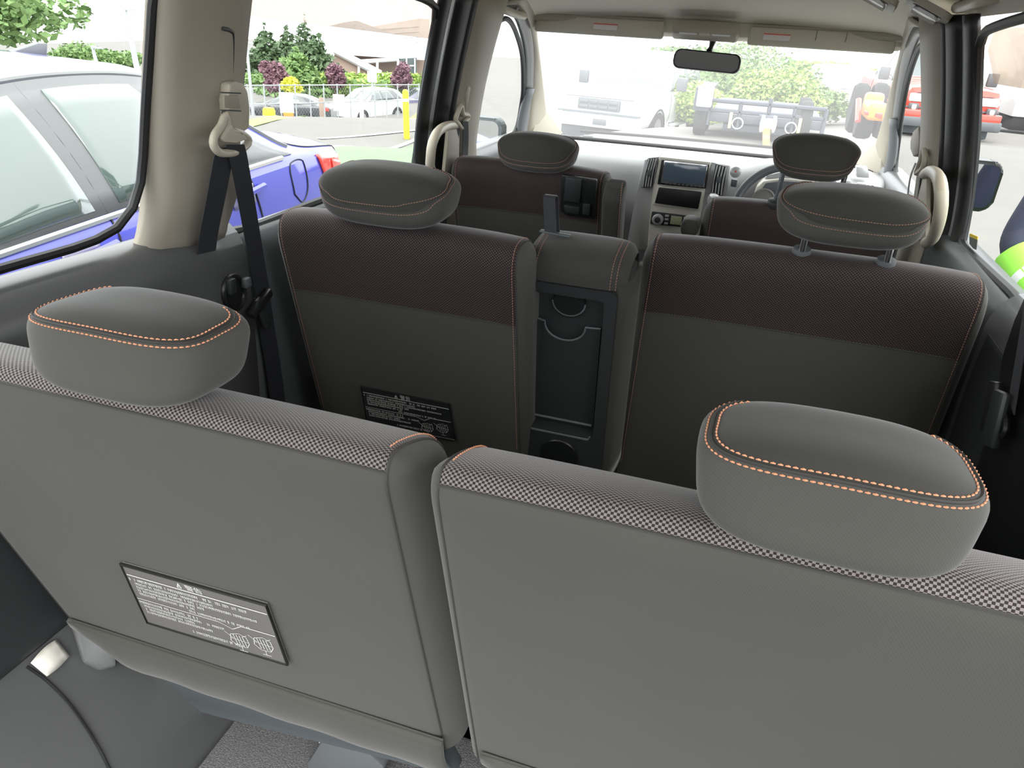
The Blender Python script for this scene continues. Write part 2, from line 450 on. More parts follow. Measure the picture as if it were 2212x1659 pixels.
# slot for the belt height adjuster (grooved track)
tube('track_groove', [WL(482, 62, .069), WL(497, 66, .0685), WL(503, 80, .068), WL(501, 172, .068)], .0032, 'plastic_dark', t, smooth_n=16, n=6)
t2 = thing('trim_3', None, None, (.72, 1.25, 1.26)); t2['kind'] = 'structure'
pillar_c('pillar_panel', lambda z: 1.02, lambda z: 1.36, 1, t2)

# rounded lower corner and black seal of the left quarter window
def window(n, s, outline, inset, m='glass_side', seal_r=.011, seal='rubber', seal_in=.004):
    w_ = thing('window_%d' % n, None, None, outline[0]); w_['kind'] = 'structure'
    O = cat_rom(outline, 61, True)[:-1]
    c = sum(O, V()) / len(O)
    vs = [c] + O; fs = [(0, 1 + i, 1 + (i + 1) % len(O)) for i in range(len(O))]
    vs2 = []
    for v in vs: vs2.append(V((s * (wx(v.z) + .006), v.y, v.z)))
    # subdivide radially so that the pane follows the curve of the wall
    R = 6; G = []
    for k in range(R + 1):
        G.append([V((s * (wx(c.z + (p.z - c.z) * k / R) + .006), c.y + (p.y - c.y) * k / R, c.z + (p.z - c.z) * k / R)) for p in O + [O[0]]])
    grid('pane', G, m, w_)
    if seal_r: tube('seal', [V((s * (wx(p.z) - seal_in), p.y, p.z)) for p in O], seal_r, seal, w_, n=8, closed=True)
    return w_
def out_l(P): return [WL(*p) for p in P]
def yz(s, L): return [wyz(s, y, z) for y, z in L]
window(1, -1, [wyz(-1, y, z) for y, z in ((.05, 1.315), (.40, 1.305), (.74, 1.302), (.90, 1.303), (.965, 1.325), (.997, 1.38), (1.0, 1.50), (.995, 1.66), (.97, 1.70), (.5, 1.71), (.1, 1.70), (.03, 1.6), (.03, 1.4))], 0, seal_r=.0075, seal_in=.012)
window(2, -1, [wyz(-1, y, z) for y, z in ((1.20, 1.25), (1.60, 1.235), (2.08, 1.228), (2.13, 1.24), (2.138, 1.30), (2.105, 1.45), (2.065, 1.62), (2.035, 1.675), (1.8, 1.70), (1.20, 1.72), (1.14, 1.69), (1.165, 1.45))], 0, seal_r=.010)
window(3, 1, [wyz(1, y, z) for y, z in ((1.36, 1.245), (1.60, 1.235), (1.97, 1.228), (2.015, 1.24), (2.02, 1.30), (1.995, 1.45), (1.975, 1.60), (1.945, 1.672), (1.8, 1.695), (1.40, 1.71), (1.345, 1.68), (1.34, 1.45))], 0, seal_r=.010)

# B pillars: outer door frame (rubber, painted strip, rubber) and the beige trim
def b_pillar(s, n, y00, bw, tilt):
    y0 = y00; yt = lambda z: tilt * max(0, z - 1.25)
    t = thing('trim_%d' % n, None, None, (s * .72, y0, 1.2)); t['kind'] = 'structure'
    zs = [1.19, 1.25, 1.35, 1.45, 1.55, 1.64, 1.72]
    def band(nm, ya, yb, m, i0, i1, bl):
        strip(nm, [wyz(s, y0 + ya + yt(z), z, i0) for z in zs], [wyz(s, y0 + yb + yt(z), z, i1) for z in zs], m, t, n=20, k=7, bulge=bl, bdir=(-s, 0, 0), solid=.012, soff=1 if s > 0 else -1)
    band('window_frame', 0.0, .05, 'rubber', .0, .004, .010)
    band('frame_strip', .05, .088, 'door_paint', .004, .006, .002)
    band('door_seal', .088, .165, 'rubber', .008, .020, .014)
    band('seal_lip', .160, .185, 'rubber', .02, .030, .008)
    G = []
    prof = [(.178, .020), (.19, .042), (.215, .058), (.27, .066), (.33, .068), (.39, .060), (.43, .045), (.455, .02), (.46, 0.0)]
    for i in range(20):
        z = .50 + (1.72 - .50) * i / 19
        k = .82 + .18 * min(1, max(0, (1.5 - z) / .3))
        G.append([wyz(s, y0 + .178 + yt(z) * (1 - .6 * (a - .178) / .28) + (a - .178) * k * bw, z, b) for a, b in prof])
    grid('pillar_panel', G, 'beige', t, solid=.006, soff=-1 if s < 0 else 1, flip=(s > 0))
    return t
b_pillar(-1, 4, 2.135, .95, -.20)
b_pillar(1, 5, 2.018, 1.05, -.12)

# front door windows: arched openings; dark door frame; A pillar
def front_side(s, n, dy):
    arch = [(2.50, 1.26), (2.52, 1.45), (2.55, 1.60), (2.60, 1.655), (2.70, 1.655), (2.85, 1.605), (3.0, 1.53), (3.12, 1.43), (3.17, 1.36), (3.175, 1.25), (3.0, 1.215), (2.7, 1.215)]
    w_ = window(n, s, [wyz(s, y + dy, z) for y, z in arch], 0, seal_r=.009)
    t = thing('trim_%d' % (n + 3), None, None, (s * .7, 3.1, 1.3)); t['kind'] = 'structure'
    a = [(2.53, 1.655), (2.60, 1.672), (2.70, 1.672), (2.86, 1.618), (3.01, 1.54), (3.13, 1.435), (3.185, 1.36), (3.19, 1.20)]
    b = [(2.50, 1.70), (2.60, 1.712), (2.72, 1.708), (2.90, 1.655), (3.07, 1.57), (3.21, 1.455), (3.275, 1.36), (3.29, 1.19)]
    strip('door_frame', [wyz(s, y + dy, z, .006) for y, z in a], [wyz(s, y + dy, z, .012) for y, z in b], 'trim_dark', t, n=30, k=7, bulge=.012, bdir=(-s, 0, 0), solid=.02, soff=1 if s > 0 else -1)
    # sail panel at the front corner of the door glass
    strip('sail_panel', [wyz(s, 3.165 + dy, z, .004) for z in (1.20, 1.30, 1.41)], [wyz(s, 3.225 + dy, z, .012) for z in (1.20, 1.30, 1.41)], 'plastic_grey', t, n=8, k=5, bulge=.012, bdir=(-s, 0, 0), solid=.012, soff=1 if s > 0 else -1)
    # beige A pillar trim between door frame and windscreen
    c = [(2.50, 1.690), (2.60, 1.700), (2.72, 1.700), (2.90, 1.650), (3.07, 1.566), (3.21, 1.45), (3.29, 1.36), (3.34, 1.19)]
    d = [V((s * .600, 2.72 + dy, 1.735)), V((s * .610, 2.80 + dy, 1.725)), V((s * .630, 2.92 + dy, 1.700)), V((s * .652, 3.02 + dy, 1.655)), V((s * .672, 3.14 + dy, 1.575)), V((s * .690, 3.28 + dy, 1.46)), V((s * .705, 3.42 + dy, 1.36)), V((s * .72, 3.64 + dy, 1.17))]
    strip('a_pillar', [wyz(s, y + dy, z, .006) for y, z in c], d, 'beige', t, n=30, k=9, bulge=.020, bdir=(-s, -.2, 0), solid=.01, soff=1 if s > 0 else -1)
front_side(-1, 4, 0.0)
front_side(1, 5, 0.0)

# windscreen: curved pane from dash base to header
w_ = thing('window_6', None, None, (0, 3.7, 1.17)); w_['kind'] = 'structure'
G = []
for i in range(15):
    v = i / 14; row = []
    for j in range(25):
        u = -1 + 2 * j / 24
        hw = .80 + (.66 - .80) * v
        row.append(V((u * hw, 3.80 - .78 * v - .10 * u * u * (1 - .3 * v), 1.155 + (1.665 - 1.155) * v + .0)))
    G.append(row)
grid('pane', G, 'glass_screen', w_)
tube('seal', [p + V((0, -.01, .004)) for p in G[0]], .006, 'rubber', w_, n=6)
tube('header_seal', [p + V((0, -.02, .012)) for p in G[-1]], .014, 'beige', w_, n=8)
box('header_trim', (0, 3.005, 1.680), (1.28, .05, .085), 'headliner', w_, bev=.012, rot=R3(-.3, 0, 0))
# wiper blade resting along the base of the glass outside
wp = thing('wiper', 'windscreen wiper with pale arm joint lying along the base of the glass', 'wiper', (0, 3.80, 1.17))
tube('blade', [V((-.60, 3.775, 1.190)), V((-.2, 3.825, 1.192)), V((.35, 3.825, 1.195))], .007, 'rubber', wp, smooth_n=16, n=6)
box('arm_joint', at(1270, 296, y=3.83), (.05, .03, .016), 'plastic_slate', wp)

# beige scuff at the corner between A pillar and dash, both sides
for s, n in ((-1, 9), (1, 10)):
    t = thing('trim_%d' % n, None, None, (s * .68, 3.4, 1.2)); t['kind'] = 'structure'
    prism('corner_cover', [V((s * .735, 3.33, 1.19)), V((s * .725, 3.42, 1.33)), V((s * .715, 3.50, 1.30)), V((s * .66, 3.62, 1.19))], (-s * .012, 0, 0), 'beige', t, bev=.003)
# ================================================================ seats
def make_back(par, x0, x1, top, tilt, H, th, r_top, r_side, js_rear, m_top, m_rear, m_side='cloth', taper=0.0, side_w=.05, crown=.012, stitch=None, ysag=0.0, front_m='cloth', rr=None, slope=0.0):
    """seat back: rounded section swept across x. top = (y, z) of the rear upper edge line, tilt = dy per dz, H = length, th = thickness.
    js_rear = how far (m) the woven panel reaches down the rear face."""
    ev = V((0, -tilt, 1)).normalized(); ew = V((0, 1, tilt)).normalized()
    O = V((0, top[0], top[1])); rr = rr or th * .42
    # section loop (v, w): up the rear, over the top, down the front
    sec = []; nr = 26
    for i in range(nr): sec.append((-H + (H - rr) * i / (nr - 1), 0.0, 'r'))
    for i in range(1, 14):
        a = math.pi * i / 14
        ca, sa = math.cos(a), math.sin(a)
        e = .80
        w_ = th / 2 - th / 2 * (abs(ca) ** e) * (1 if ca > 0 else -1); v_ = -rr + rr * abs(sa) ** e
        sec.append((v_, w_, 't'))
    for i in range(14): sec.append((-rr - (H - rr) * i / 13, th, 'f'))
    W = x1 - x0; xc = (x0 + x1) / 2
    st = []; ne = 9
    for i in range(ne): 
        a = math.pi / 2 * i / (ne - 1); st.append(1 - math.cos(a))         # 0..1 distance fraction within the end radius
    xs = [x0 + r_side * q for q in st]; mids = [x0 + side_w + (W - 2 * side_w) * i / 16 for i in range(17)] if side_w > r_side else []
    left = [x0 + r_side * q for q in st]; mid = [x0 + r_side + (W - 2 * r_side) * i / 18 for i in range(1, 18)]; right = [x1 - r_side * q for q in reversed(st)]
    X = left + mid + right; G = []
    for x in X:
        e = min(x - x0, x1 - x); k = 0.0
        if e < r_side: k = 1 - math.sqrt(max(0, 1 - (1 - e / r_side) ** 2))
        row = []
        u = (x - xc) / (W / 2)
        for v_, w_, tag in sec:
            hv = v_ - slope * max(0, w_ - th * .12) * (1 if tag != 'f' else max(0, 1 + v_ / (H * .6)))
            drop = k * r_top * max(0, min(1, 1 + (v_ + .04) / (H * .5))) + crown * abs(u) ** 4
            vv = hv - drop * (1 if v_ > -H * .5 else max(0, (v_ + H) / (H * .5)))
            ww = th / 2 + (w_ - th / 2) * (1 - k * .62)
            bul = .010 * (1 - u * u) * math.sin(math.pi * min(1, max(0, (v_ + H) / H)))
            if tag == 'r': ww -= bul * .8
            p = O + ev * vv + ew * ww
            t = taper * min(1, max(0, -v_ / H))
            p.x = xc + (x - xc) * (1 + t / (W / 2)); row.append(p)
        G.append(row)
    nx = len(X)
    # arc length UVs
    acc = [0.0]
    mid_i = nx // 2
    for j in range(1, len(sec)): acc.append(acc[-1] + (G[mid_i][j] - G[mid_i][j - 1]).length)
    top_j = max(range(len(sec)), key=lambda j: G[mid_i][j].z)
    js = min(range(nr + 7), key=lambda j: abs(sec[j][0] + js_rear))
    jf = nr + 20
    def piece(name, ia, ib, ja, jb, m):
        vs = []; uv = []; fs = []; nv = jb - ja + 1
        for i in range(ia, ib + 1):
            for j in range(ja, jb + 1): vs.append(G[i][j]); uv.append((G[i][j].x, acc[j]))
        for i in range(ib - ia):
            for j in range(nv - 1):
                a = i * nv + j; b = a + nv; fs.append((a, b, b + 1, a + 1))
        return mesh(name, vs, fs, m, par, uv=uv, angle=70)
    i0 = ne - 3; i1 = nx - 1 - (ne - 3)
    jl = len(sec) - 1
    piece('back_panel', i0, i1, 0, js, m_rear)
    piece('woven_panel', i0, i1, js, jf, m_top)
    piece('front_cushion', i0, i1, jf, jl, front_m)
    piece('side_panel', 0, i0, 0, jl, m_side); piece('side_panel', i1, nx - 1, 0, jl, m_side)
    for i in (0, nx - 1):
        vs = [G[i][j] for j in range(len(sec))]
        mesh('side_cover', vs, [tuple(range(len(vs)))] if i == 0 else [tuple(reversed(range(len(vs))))], m_side, par, smooth=False)
    # seam between woven panel and plain cloth, piping on both side edges
    def nrm(i, j):
        i2 = min(i + 1, nx - 1); i3 = max(i - 1, 0); j2 = min(j + 1, jl); j3 = max(j - 1, 0)
        n = (G[i2][j] - G[i3][j]).cross(G[i][j2] - G[i][j3])
        return n.normalized() if n.length > 1e-9 else V((0, -1, 0))
    tube('seam', [G[i][js] + nrm(i, js) * -.0002 for i in range(i0, i1 + 1)], .0018, 'piping', par, n=6)
    for i, sgn in ((i0, 1), (i1, -1)):
        tube('piping', [G[i][j] for j in range(0, jf)], .0016, 'piping', par, n=6)
    if stitch:
        for i, d in ((i0 + 1, 1), (i1 - 1, -1)):
            rng_ = range(stitch[1], jf - 2)
            P = [G[i][j] + nrm(i, j) * .0006 for j in rng_]; N = [nrm(i, j) for j in rng_]
            stitches('stitching', P, N, stitch[0], par, pitch=stitch[2], ln=stitch[2] * .72, r=stitch[3])
    return dict(G=G, nx=nx, nrm=nrm, js=js, jf=jf, ev=ev, ew=ew, O=O, i0=i0, i1=i1)

def sp(v, e): return math.copysign(abs(v) ** e, v)
def headrest(par, c, a, b, h, tilt=0.0, ex=.55, ez=.62, phi0=.15, phi1=.75, sweep=.03, m='cloth', mcap='cloth_cap', st='stitch', pitch=.0052, sr=.0009, narrow=.12, gap=.16, span=1.35, skew=0.0, dome=.22):
    """padded headrest: boxy rounded pillow, ends swept forward, smile-shaped seam with two rows of stitching over the rear"""
    c = V(c); rot = Matrix.Rotation(tilt, 3, 'X')
    def S(th, ph):
        x = a * sp(math.cos(ph), ez) * sp(math.cos(th), ex); y = b * sp(math.cos(ph), ez) * sp(math.sin(th), ex); z = h * sp(math.sin(ph), ez)
        x *= 1 - narrow * (.5 - z / (2 * h)); y += sweep * (x / a) ** 2
        if z > 0: z *= 1 - dome * (x / a) ** 2
        y -= b * .18 * (-z / h) * 0.5
        return c + rot @ V((x, y, z))
    def Nn(th, ph):
        d = .004; n = (S(th + d, ph) - S(th - d, ph)).cross(S(th, ph + d) - S(th, ph - d))
        return n.normalized() if n.length > 1e-12 else V((0, 0, 1))
    def seam(q):                       # q in -1..1 across the rear
        return -math.pi / 2 + q * span, phi0 + (phi1 - phi0) * abs(q) ** 2.2 + skew * q
    nt_, np_ = 64, 22
    root = None
    # body below the seam and cap above it share the seam line; the seam runs on level round the front
    def ph_seam(th):
        q = (th + math.pi / 2)
        while q > math.pi: q -= 2 * math.pi
        q /= span
        return seam(q)[1] if abs(q) <= 1 else phi1 + skew * (1 if q > 0 else -1) * max(0, 1 - (abs(q) - 1) * 1.2)
    def part(name, lo, hi, m_, pp):
        G = []
        for k in range(np_):
            t = k / (np_ - 1); row = []
            for i in range(nt_ + 1):
                th = -math.pi / 2 + math.pi + 2 * math.pi * i / nt_
                p0 = lo(th); p1 = hi(th); row.append(S(th, p0 + (p1 - p0) * t))
            G.append(row)
        vs = [p for r in G for p in r]; uv = []
        for r in G:
            s = 0
            for i, p in enumerate(r):
                if i: s += (p - r[i - 1]).length
                uv.append((s, p.z * 1.2 - p.y * .8))
        nv = nt_ + 1; fs = [(i * nv + j, i * nv + j + 1, (i + 1) * nv + j + 1, (i + 1) * nv + j) for i in range(np_ - 1) for j in range(nt_)]
        return mesh(name, vs, fs, m_, pp, uv=uv, angle=80)
    hr = part('headrest', lambda th: -math.pi / 2 + 1e-9, ph_seam, m, par)
    part('headrest_cap', ph_seam, lambda th: math.pi / 2 - 1e-9, mcap, hr)
    Q = [-1 + 2 * i / 80 for i in range(81)]
    for d, nm in ((0.0, None), (gap * .5, 's'), (-gap * .5, 's')):
        P = []; N = []
        for q in Q:
            th, ph = seam(q); ph += d; P.append(S(th, ph)); N.append(Nn(th, ph))
        P2 = resample(P, 161); N2 = resample(N, 161)
        if nm is None: tube('seam_welt', [p + n * .0004 for p, n in zip(P2, Nmatch(P, N, P2))], .0015, 'piping', hr, n=5)
        else: stitches('stitching', P2, Nmatch(P, N, P2), st, hr, pitch=pitch, ln=pitch * .76, r=sr)
    return hr
def Nmatch(P, N, P2):
    o = []; j = 0
    for p in P2:
        best = min(range(len(P)), key=lambda k: (P[k] - p).length_squared); o.append(N[best])
    return o
def posts(hr, par, xs, y, z0, z1, dy=0.0, r=.0058):
    for x in xs:
        tube('post', [V((x, y + dy, z1)), V((x, y, z0))], r, 'chrome', par, n=12)
def guides(par, xs, y, z, m='plastic_dark', r=.017, rot=0.0):
    for x in xs:
        lathe('post_guide', [(r, -.012), (r * 1.05, 0), (r * .95, .006), (r * .5, .008)], (x, y, z), (0, -.25, 1), m, par, n=16)

# ---------------------------------------------------------------- third row
T3 = .30
def row3(x0, x1, label, hx, dx):
    s = thing('third_row_seat', label, 'seat', ((x0 + x1) / 2, .75, .45), group='third row bench seats')
    d = make_back(s, x0, x1, (.490, 1.303), T3, .60, .125, .045, .032, .022, 'woven', 'cloth', crown=.004, stitch=('stitch', 30, .0055, .0009), rr=.042, slope=.72)
    # lower apron of cloth with a stitched hem
    y = .490 + T3 * .60 * .96
    A = [V((x0 + .015 + (x1 - x0 - .03) * i / 20, .490 + T3 * (1.303 - .775) - .004, .775)) for i in range(21)]
    def ap(x, v):
        u = (x - x0) / (x1 - x0)
        z = .775 - .120 * v * min(1, .30 + 5 * u); yy = .645 + .030 * v + .012 * v * v - .006 * math.sin(math.pi * v) + .0012 * math.sin(u * 31) * v
        return V((x, yy, z))
    G = [[ap(x0 + .030 + (x1 - x0 - .045) * i / 30, k / 8) for k in range(9)] for i in range(31)]
    vs = [p for r in G for p in r]; uv = [(p.x, p.z) for p in vs]; fs = [(i * 9 + j, i * 9 + j + 1, i * 9 + j + 10, i * 9 + j + 9) for i in range(30) for j in range(8)]
    mesh('apron', vs, fs, 'cloth', s, uv=uv, solid=.006, soff=1)
    tube('hem', [ap(x0 + .030 + (x1 - x0 - .045) * i / 30, .0) + V((0, -.001, 0)) for i in range(31)], .0016, 'cloth', s, n=6)
    # seat cushion in front of the back
    box('cushion', ((x0 + x1) / 2, 1.00, .70), (x1 - x0 - .02, .48, .15), 'cloth', s, bev=.04, seg=4)
    headrest(s, (hx, .552 + dx, 1.333), .110, .064, .044, tilt=-.04, phi0=.52, phi1=.88, span=2.3, ex=.55, ez=.50, sweep=.006, gap=.22)
    guides(s, (hx - .055, hx + .055), .540, 1.302, r=.020)
    return s, d
s3l, d3l = row3(-.685, -.012, 'grey cloth third row seat with printed warning panel on its back', -.331, 0.0)
s3r, d3r = row3(-.002, .682, 'grey cloth third row seat without warning panel, nearest the camera', .331, 0.0)

# slate plastic under-panel, hinge bracket and leg of the left seat
ap_ = [at(282, 1438, y=.715), at(480, 1493, y=.715), at(700, 1560, y=.712), at(960, 1638, y=.70), at(985, 1680, y=.70), at(700, 1592, y=.735), at(470, 1548, y=.735), at(400, 1530, y=.735), at(352, 1500, y=.73)]
prism('under_panel', ap_, (0, .03, .004), 'plastic_slate', s3l, bev=.003)
hb = [ontrim(a_, b_, -1, l_) for a_, b_, l_ in ((148, 1335, .03), (170, 1345, .05), (215, 1380, .05), (250, 1400, .05), (252, 1440, .035), (215, 1450, .02), (178, 1432, .02))]
prism('hinge_cover', hb, ray(200, 1400).normalized() * .03, 'trim_dark', s3l, bev=.005)
lb = [at(700, 1590, y=.74), at(770, 1605, y=.74), at(830, 1659, y=.74), at(800, 1720, y=.74), at(690, 1720, y=.74), at(662, 1650, y=.74)]
prism('floor_bracket', lb, (0, .06, 0), 'plastic_grey', s3l, bev=.006)
prism('latch_tab', [at(683, 1590, y=.73), at(698, 1585, y=.73), at(690, 1606, y=.73)], (0, .006, 0), 'lamp_clear', s3l)
# right seat of the third row: lower frame
box('under_panel', (.35, .73, .60), (.62, .03, .12), 'plastic_slate', s3r, bev=.006)

# ---------------------------------------------------------------- warning panels (flat print on a framed plate)
def warning_panel(par, tl, tr, br, bl, m_plate, ink, d_n):
    """plate with rounded frame, header line, title, paragraphs of tiny print and two line drawings"""
    tl, tr, br, bl = map(V, (tl, tr, br, bl)); n = (tr - tl).cross(bl - tl).normalized()
    if n.y > 0: n = -n
    def P(u, v, h=0.0): return tl.lerp(tr, u).lerp(bl.lerp(br, u), v) + n * h
    plate = mesh('warning_panel', [P(0, 0, .001), P(1, 0, .001), P(1, 1, .001), P(0, 1, .001), P(0, 0, -.003), P(1, 0, -.003), P(1, 1, -.003), P(0, 1, -.003)], [(0, 3, 2, 1), (0, 1, 5, 4), (1, 2, 6, 5), (2, 3, 7, 6), (3, 0, 4, 7)], m_plate, par, smooth=False)
    tube('frame', [P(0, 0, .001), P(1, 0, .001), P(1, 1, .001), P(0, 1, .001)], .0022, 'ink_black', plate, n=6, closed=True)
    vs = []; fs = []
    def quad(u0, v0, u1, v1):
        k = len(vs); vs.extend([P(u0, v0, .0018), P(u1, v0, .0018), P(u1, v1, .0018), P(u0, v1, .0018)]); fs.append((k, k + 3, k + 2, k + 1))
    def line(u0, v0, u1, v1, w=.006):
        a = V((u0, v0 * .65, 0)); b = V((u1, v1 * .65, 0)); d = (b - a).normalized(); q = V((-d.y, d.x, 0)) * w / 2; k = len(vs)
        for p in (a + q, b + q, b - q, a - q): vs.append(P(p.x, p.y / .65, .0018))
        fs.append((k, k + 1, k + 2, k + 3))
    rnd = random.Random(5)
    quad(.015, .135, .985, .150)                                        # header rule
    line(.385, .115, .40, .045, .006); line(.40, .045, .415, .115, .006); line(.385, .115, .415, .115, .006); line(.40, .075, .40, .10, .005)
    def text(v, u0, u1, hgt=.034, dens=.86):                                 # illegible rows of print
        u = u0
        while u < u1:
            wd = rnd.uniform(.006, .011)
            if rnd.random() < dens:
                quad(u, v + hgt * rnd.uniform(0, .18), u + wd, v + hgt * rnd.uniform(.32, .45)); quad(u + wd * .2, v + hgt * .55, u + wd * rnd.uniform(.7, 1), v + hgt * rnd.uniform(.8, 1))
                if rnd.random() < .6: quad(u + wd * .4, v, u + wd * .62, v + hgt)
            u += wd + .0035
    text(.185, .02, .50, .045); text(.185, .52, .86, .045, .7)
    for k in range(4): text(.25 + k * .055, .05, (.60, .88, .52, .44)[k], .042, .92)
    text(.47, .40, .82, .045, .9)
    quad(.015, .53, .60, .54); line(.60, .535, .685, .60, .005) ; line(.685, .60, .76, .50, .005); quad(.76, .495, .985, .508)
    text(.57, .02, .46, .045); 
    for k in range(3): text(.63 + k * .055, .045, (.62, .40, .52)[k], .042, .92)
    text(.86, .36, .72, .050, .85)
    # seat drawings
    def seatdraw(cu, cv, sc):
        pts = [(-.5, .2), (-.4, -.3), (.1, -.5), (.45, -.35), (.5, .1), (.3, .45), (-.2, .5), (-.5, .2)]
        for p, q in zip(pts, pts[1:]): line(cu + p[0] * sc, cv + p[1] * sc * 1.9, cu + q[0] * sc, cv + q[1] * sc * 1.9, .0045)
        for k in range(4): line(cu + (-.25 + k * .16) * sc, cv - .35 * sc * 1.9, cu + (-.18 + k * .16) * sc, cv + .38 * sc * 1.9, .0045)
        line(cu - .45 * sc, cv - .05 * sc, cu + .48 * sc, cv + .05 * sc, .0045); line(cu, cv + .5 * sc * 1.9, cu, cv + .8 * sc * 1.9, .004); line(cu - .2 * sc, cv + .8 * sc * 1.9, cu + .25 * sc, cv + .8 * sc * 1.9, .006)
        line(cu - .7 * sc, cv - .4 * sc * 1.9, cu - .3 * sc, cv - .1 * sc, .004); line(cu + .5 * sc, cv - .5 * sc * 1.9, cu + .2 * sc, cv - .3 * sc * 1.9, .004)
    seatdraw(.705, .78, .13); seatdraw(.875, .72, .13)
    mesh('print', vs, fs, ink, plate, smooth=False)
    # the two title characters
    for k, ch in enumerate('\u8b66\u544a'):
        cu = bpy.data.curves.new('title', 'FONT'); cu.body = ch; cu.size = .013; cu.align_x = 'CENTER'; cu.align_y = 'CENTER'
        cu.materials.append(M[ink])
        tmp = bpy.data.objects.new('title_character', cu); o = bpy.data.objects.new('title_character', bpy.data.meshes.new_from_object(tmp)); bpy.data.objects.remove(tmp); COL.objects.link(o)
        ex = (tr - tl).normalized(); ey = n.cross(ex); p = P(.475 + .06 * k, .082, .002)
        parent(o, plate)
        o.matrix_basis = Matrix(((ex.x, ey.x, n.x, p.x), (ex.y, ey.y, n.y, p.y), (ex.z, ey.z, n.z, p.z), (0, 0, 0, 1)))
    return plate
PL3 = ((0, .490 - .012, 1.303), (0, 1, T3))
warning_panel(s3l, plane(262, 1217, *PL3), plane(576, 1306, *PL3), plane(622, 1434, *PL3), plane(320, 1343, *PL3), 'decal', 'ink_white', None)

# ---------------------------------------------------------------- second row
T2 = .27
s2l = thing('second_row_seat', 'second row seat with printed warning panel low on its dark back', 'seat', (-.40, 1.6, .45), group='second row seats')
d2l = make_back(s2l, -.675, -.130, (1.258, 1.285), T2, .60, .13, .060, .035, .178, 'woven_shaded', 'cloth', crown=.010, stitch=('stitch_dim', 4, .006, .0008), rr=.065, side_w=.04, slope=.3)
box('cushion', (-.40, 1.80, .70), (.52, .50, .16), 'cloth', s2l, bev=.05, seg=4)
box('hinge_cover', (-.66, 1.50, .80), (.03, .07, .14), 'plastic_dark', s2l, bev=.01)
headrest(s2l, (-.424, 1.305, 1.340), .142, .070, .055, tilt=.05, phi0=-.10, phi1=1.0, span=2.1, st='stitch_dim', sr=.0008, sweep=.012, skew=.12)
guides(s2l, (-.485, -.36), 1.31, 1.285)
posts(None, s2l, (-.485, -.36), 1.31, 1.27, 1.31)
s2r = thing('second_row_seat', 'wide second row seat under a raised headrest with short chrome posts', 'seat', (.38, 1.8, .45), group='second row seats')
d2r = make_back(s2r, .050, .690, (1.458, 1.280), T2, .68, .13, .060, .035, .172, 'woven_shaded', 'cloth', taper=.03, crown=.010, stitch=('stitch_dim', 2, .006, .0008), rr=.065, side_w=.04, slope=.3)
box('cushion', (.38, 2.00, .70), (.60, .50, .16), 'cloth', s2r, bev=.05, seg=4)
headrest(s2r, (.421, 1.525, 1.358), .140, .070, .052, tilt=.02, phi0=-.05, phi1=1.0, span=2.1, st='stitch_dim', sr=.0008, sweep=.012, skew=-.12)
guides(s2r, (.350, .500), 1.505, 1.284, m='plastic_grey', r=.017)
posts(None, s2r, (.350, .500), 1.495, 1.27, 1.33, r=.0065)
PL2 = ((0, 1.258 - .008, 1.285), (0, 1, T2))
warning_panel(s2l, plane(780, 834, *PL2), plane(971, 872, *PL2), plane(984, 950, *PL2), plane(793, 912, *PL2), 'decal_dark', 'ink_dim', None)

# folding centre seat between them, its back forming a tray with cup holders
cs = thing('center_fold_seat', 'narrow folded centre seat with plastic tray back and webbing strap', 'seat', (-.05, 1.5, .45))
T_ = .16; eO = V((-.064, 1.350, 1.213)); ev = V((0, -T_, 1)).normalized(); ew = V((0, 1, T_)).normalized()
def C_(x, v, w_): return eO + V((x, 0, 0)) + ev * v + ew * w_
# cushion cap
cap = []
G = []
for i in range(21):
    u = -1 + 2 * i / 20; e = 1 - abs(u) ** 6
    row = []
    for j in range(19):
        a = math.pi * j / 18; x = u * .104
        k = (1 - abs(u) ** 5) ** .5 if abs(u) < 1 else 0
        row.append(C_(x + .006, -.012 + (.058 * sp(math.sin(a), .7)) * (.6 + .4 * k), .075 - (.082 * sp(math.cos(a), .7)) * (.75 + .25 * k)))
    G.append(row)
vs = [p for r in G for p in r]; uv = [(p.x, p.y + p.z) for p in vs]
capo = mesh('cushion_cap', vs, [(i * 19 + j, (i + 1) * 19 + j, (i + 1) * 19 + j + 1, i * 19 + j + 1) for i in range(20) for j in range(18)], 'cloth_cap', cs, uv=uv, angle=70)
for i in (2, 3, 17, 18):
    P = [G[i][j] for j in range(0, 13)]; N = [(G[i][j] - C_(0, -.02, .07)).normalized() for j in range(0, 13)]
    stitches('stitching', [p + n * .0008 for p, n in zip(resample(P, 40), resample(N, 40))], resample(N, 40), 'stitch_dim', cs, pitch=.0058, ln=.0042, r=.0008)
# side cushions
prof = [C_(.088, -.03, -.004), C_(.110, -.03, .01), C_(.116, -.03, .07), C_(.108, -.03, .13)]
for sgn in (-1, 1):
    A = [C_(sgn * .090 + (.006 if sgn > 0 else 0), -.005 - .50 * k / 10, .0) for k in range(11)]; Bq = [C_(sgn * .108 + (.006 if sgn > 0 else 0), -.005 - .50 * k / 10, .13) for k in range(11)]
    strip('side_cushion', A, Bq, 'cloth_cap', cs, n=12, k=6, bulge=.010, bdir=(sgn, 0, 0), solid=.01, soff=0)
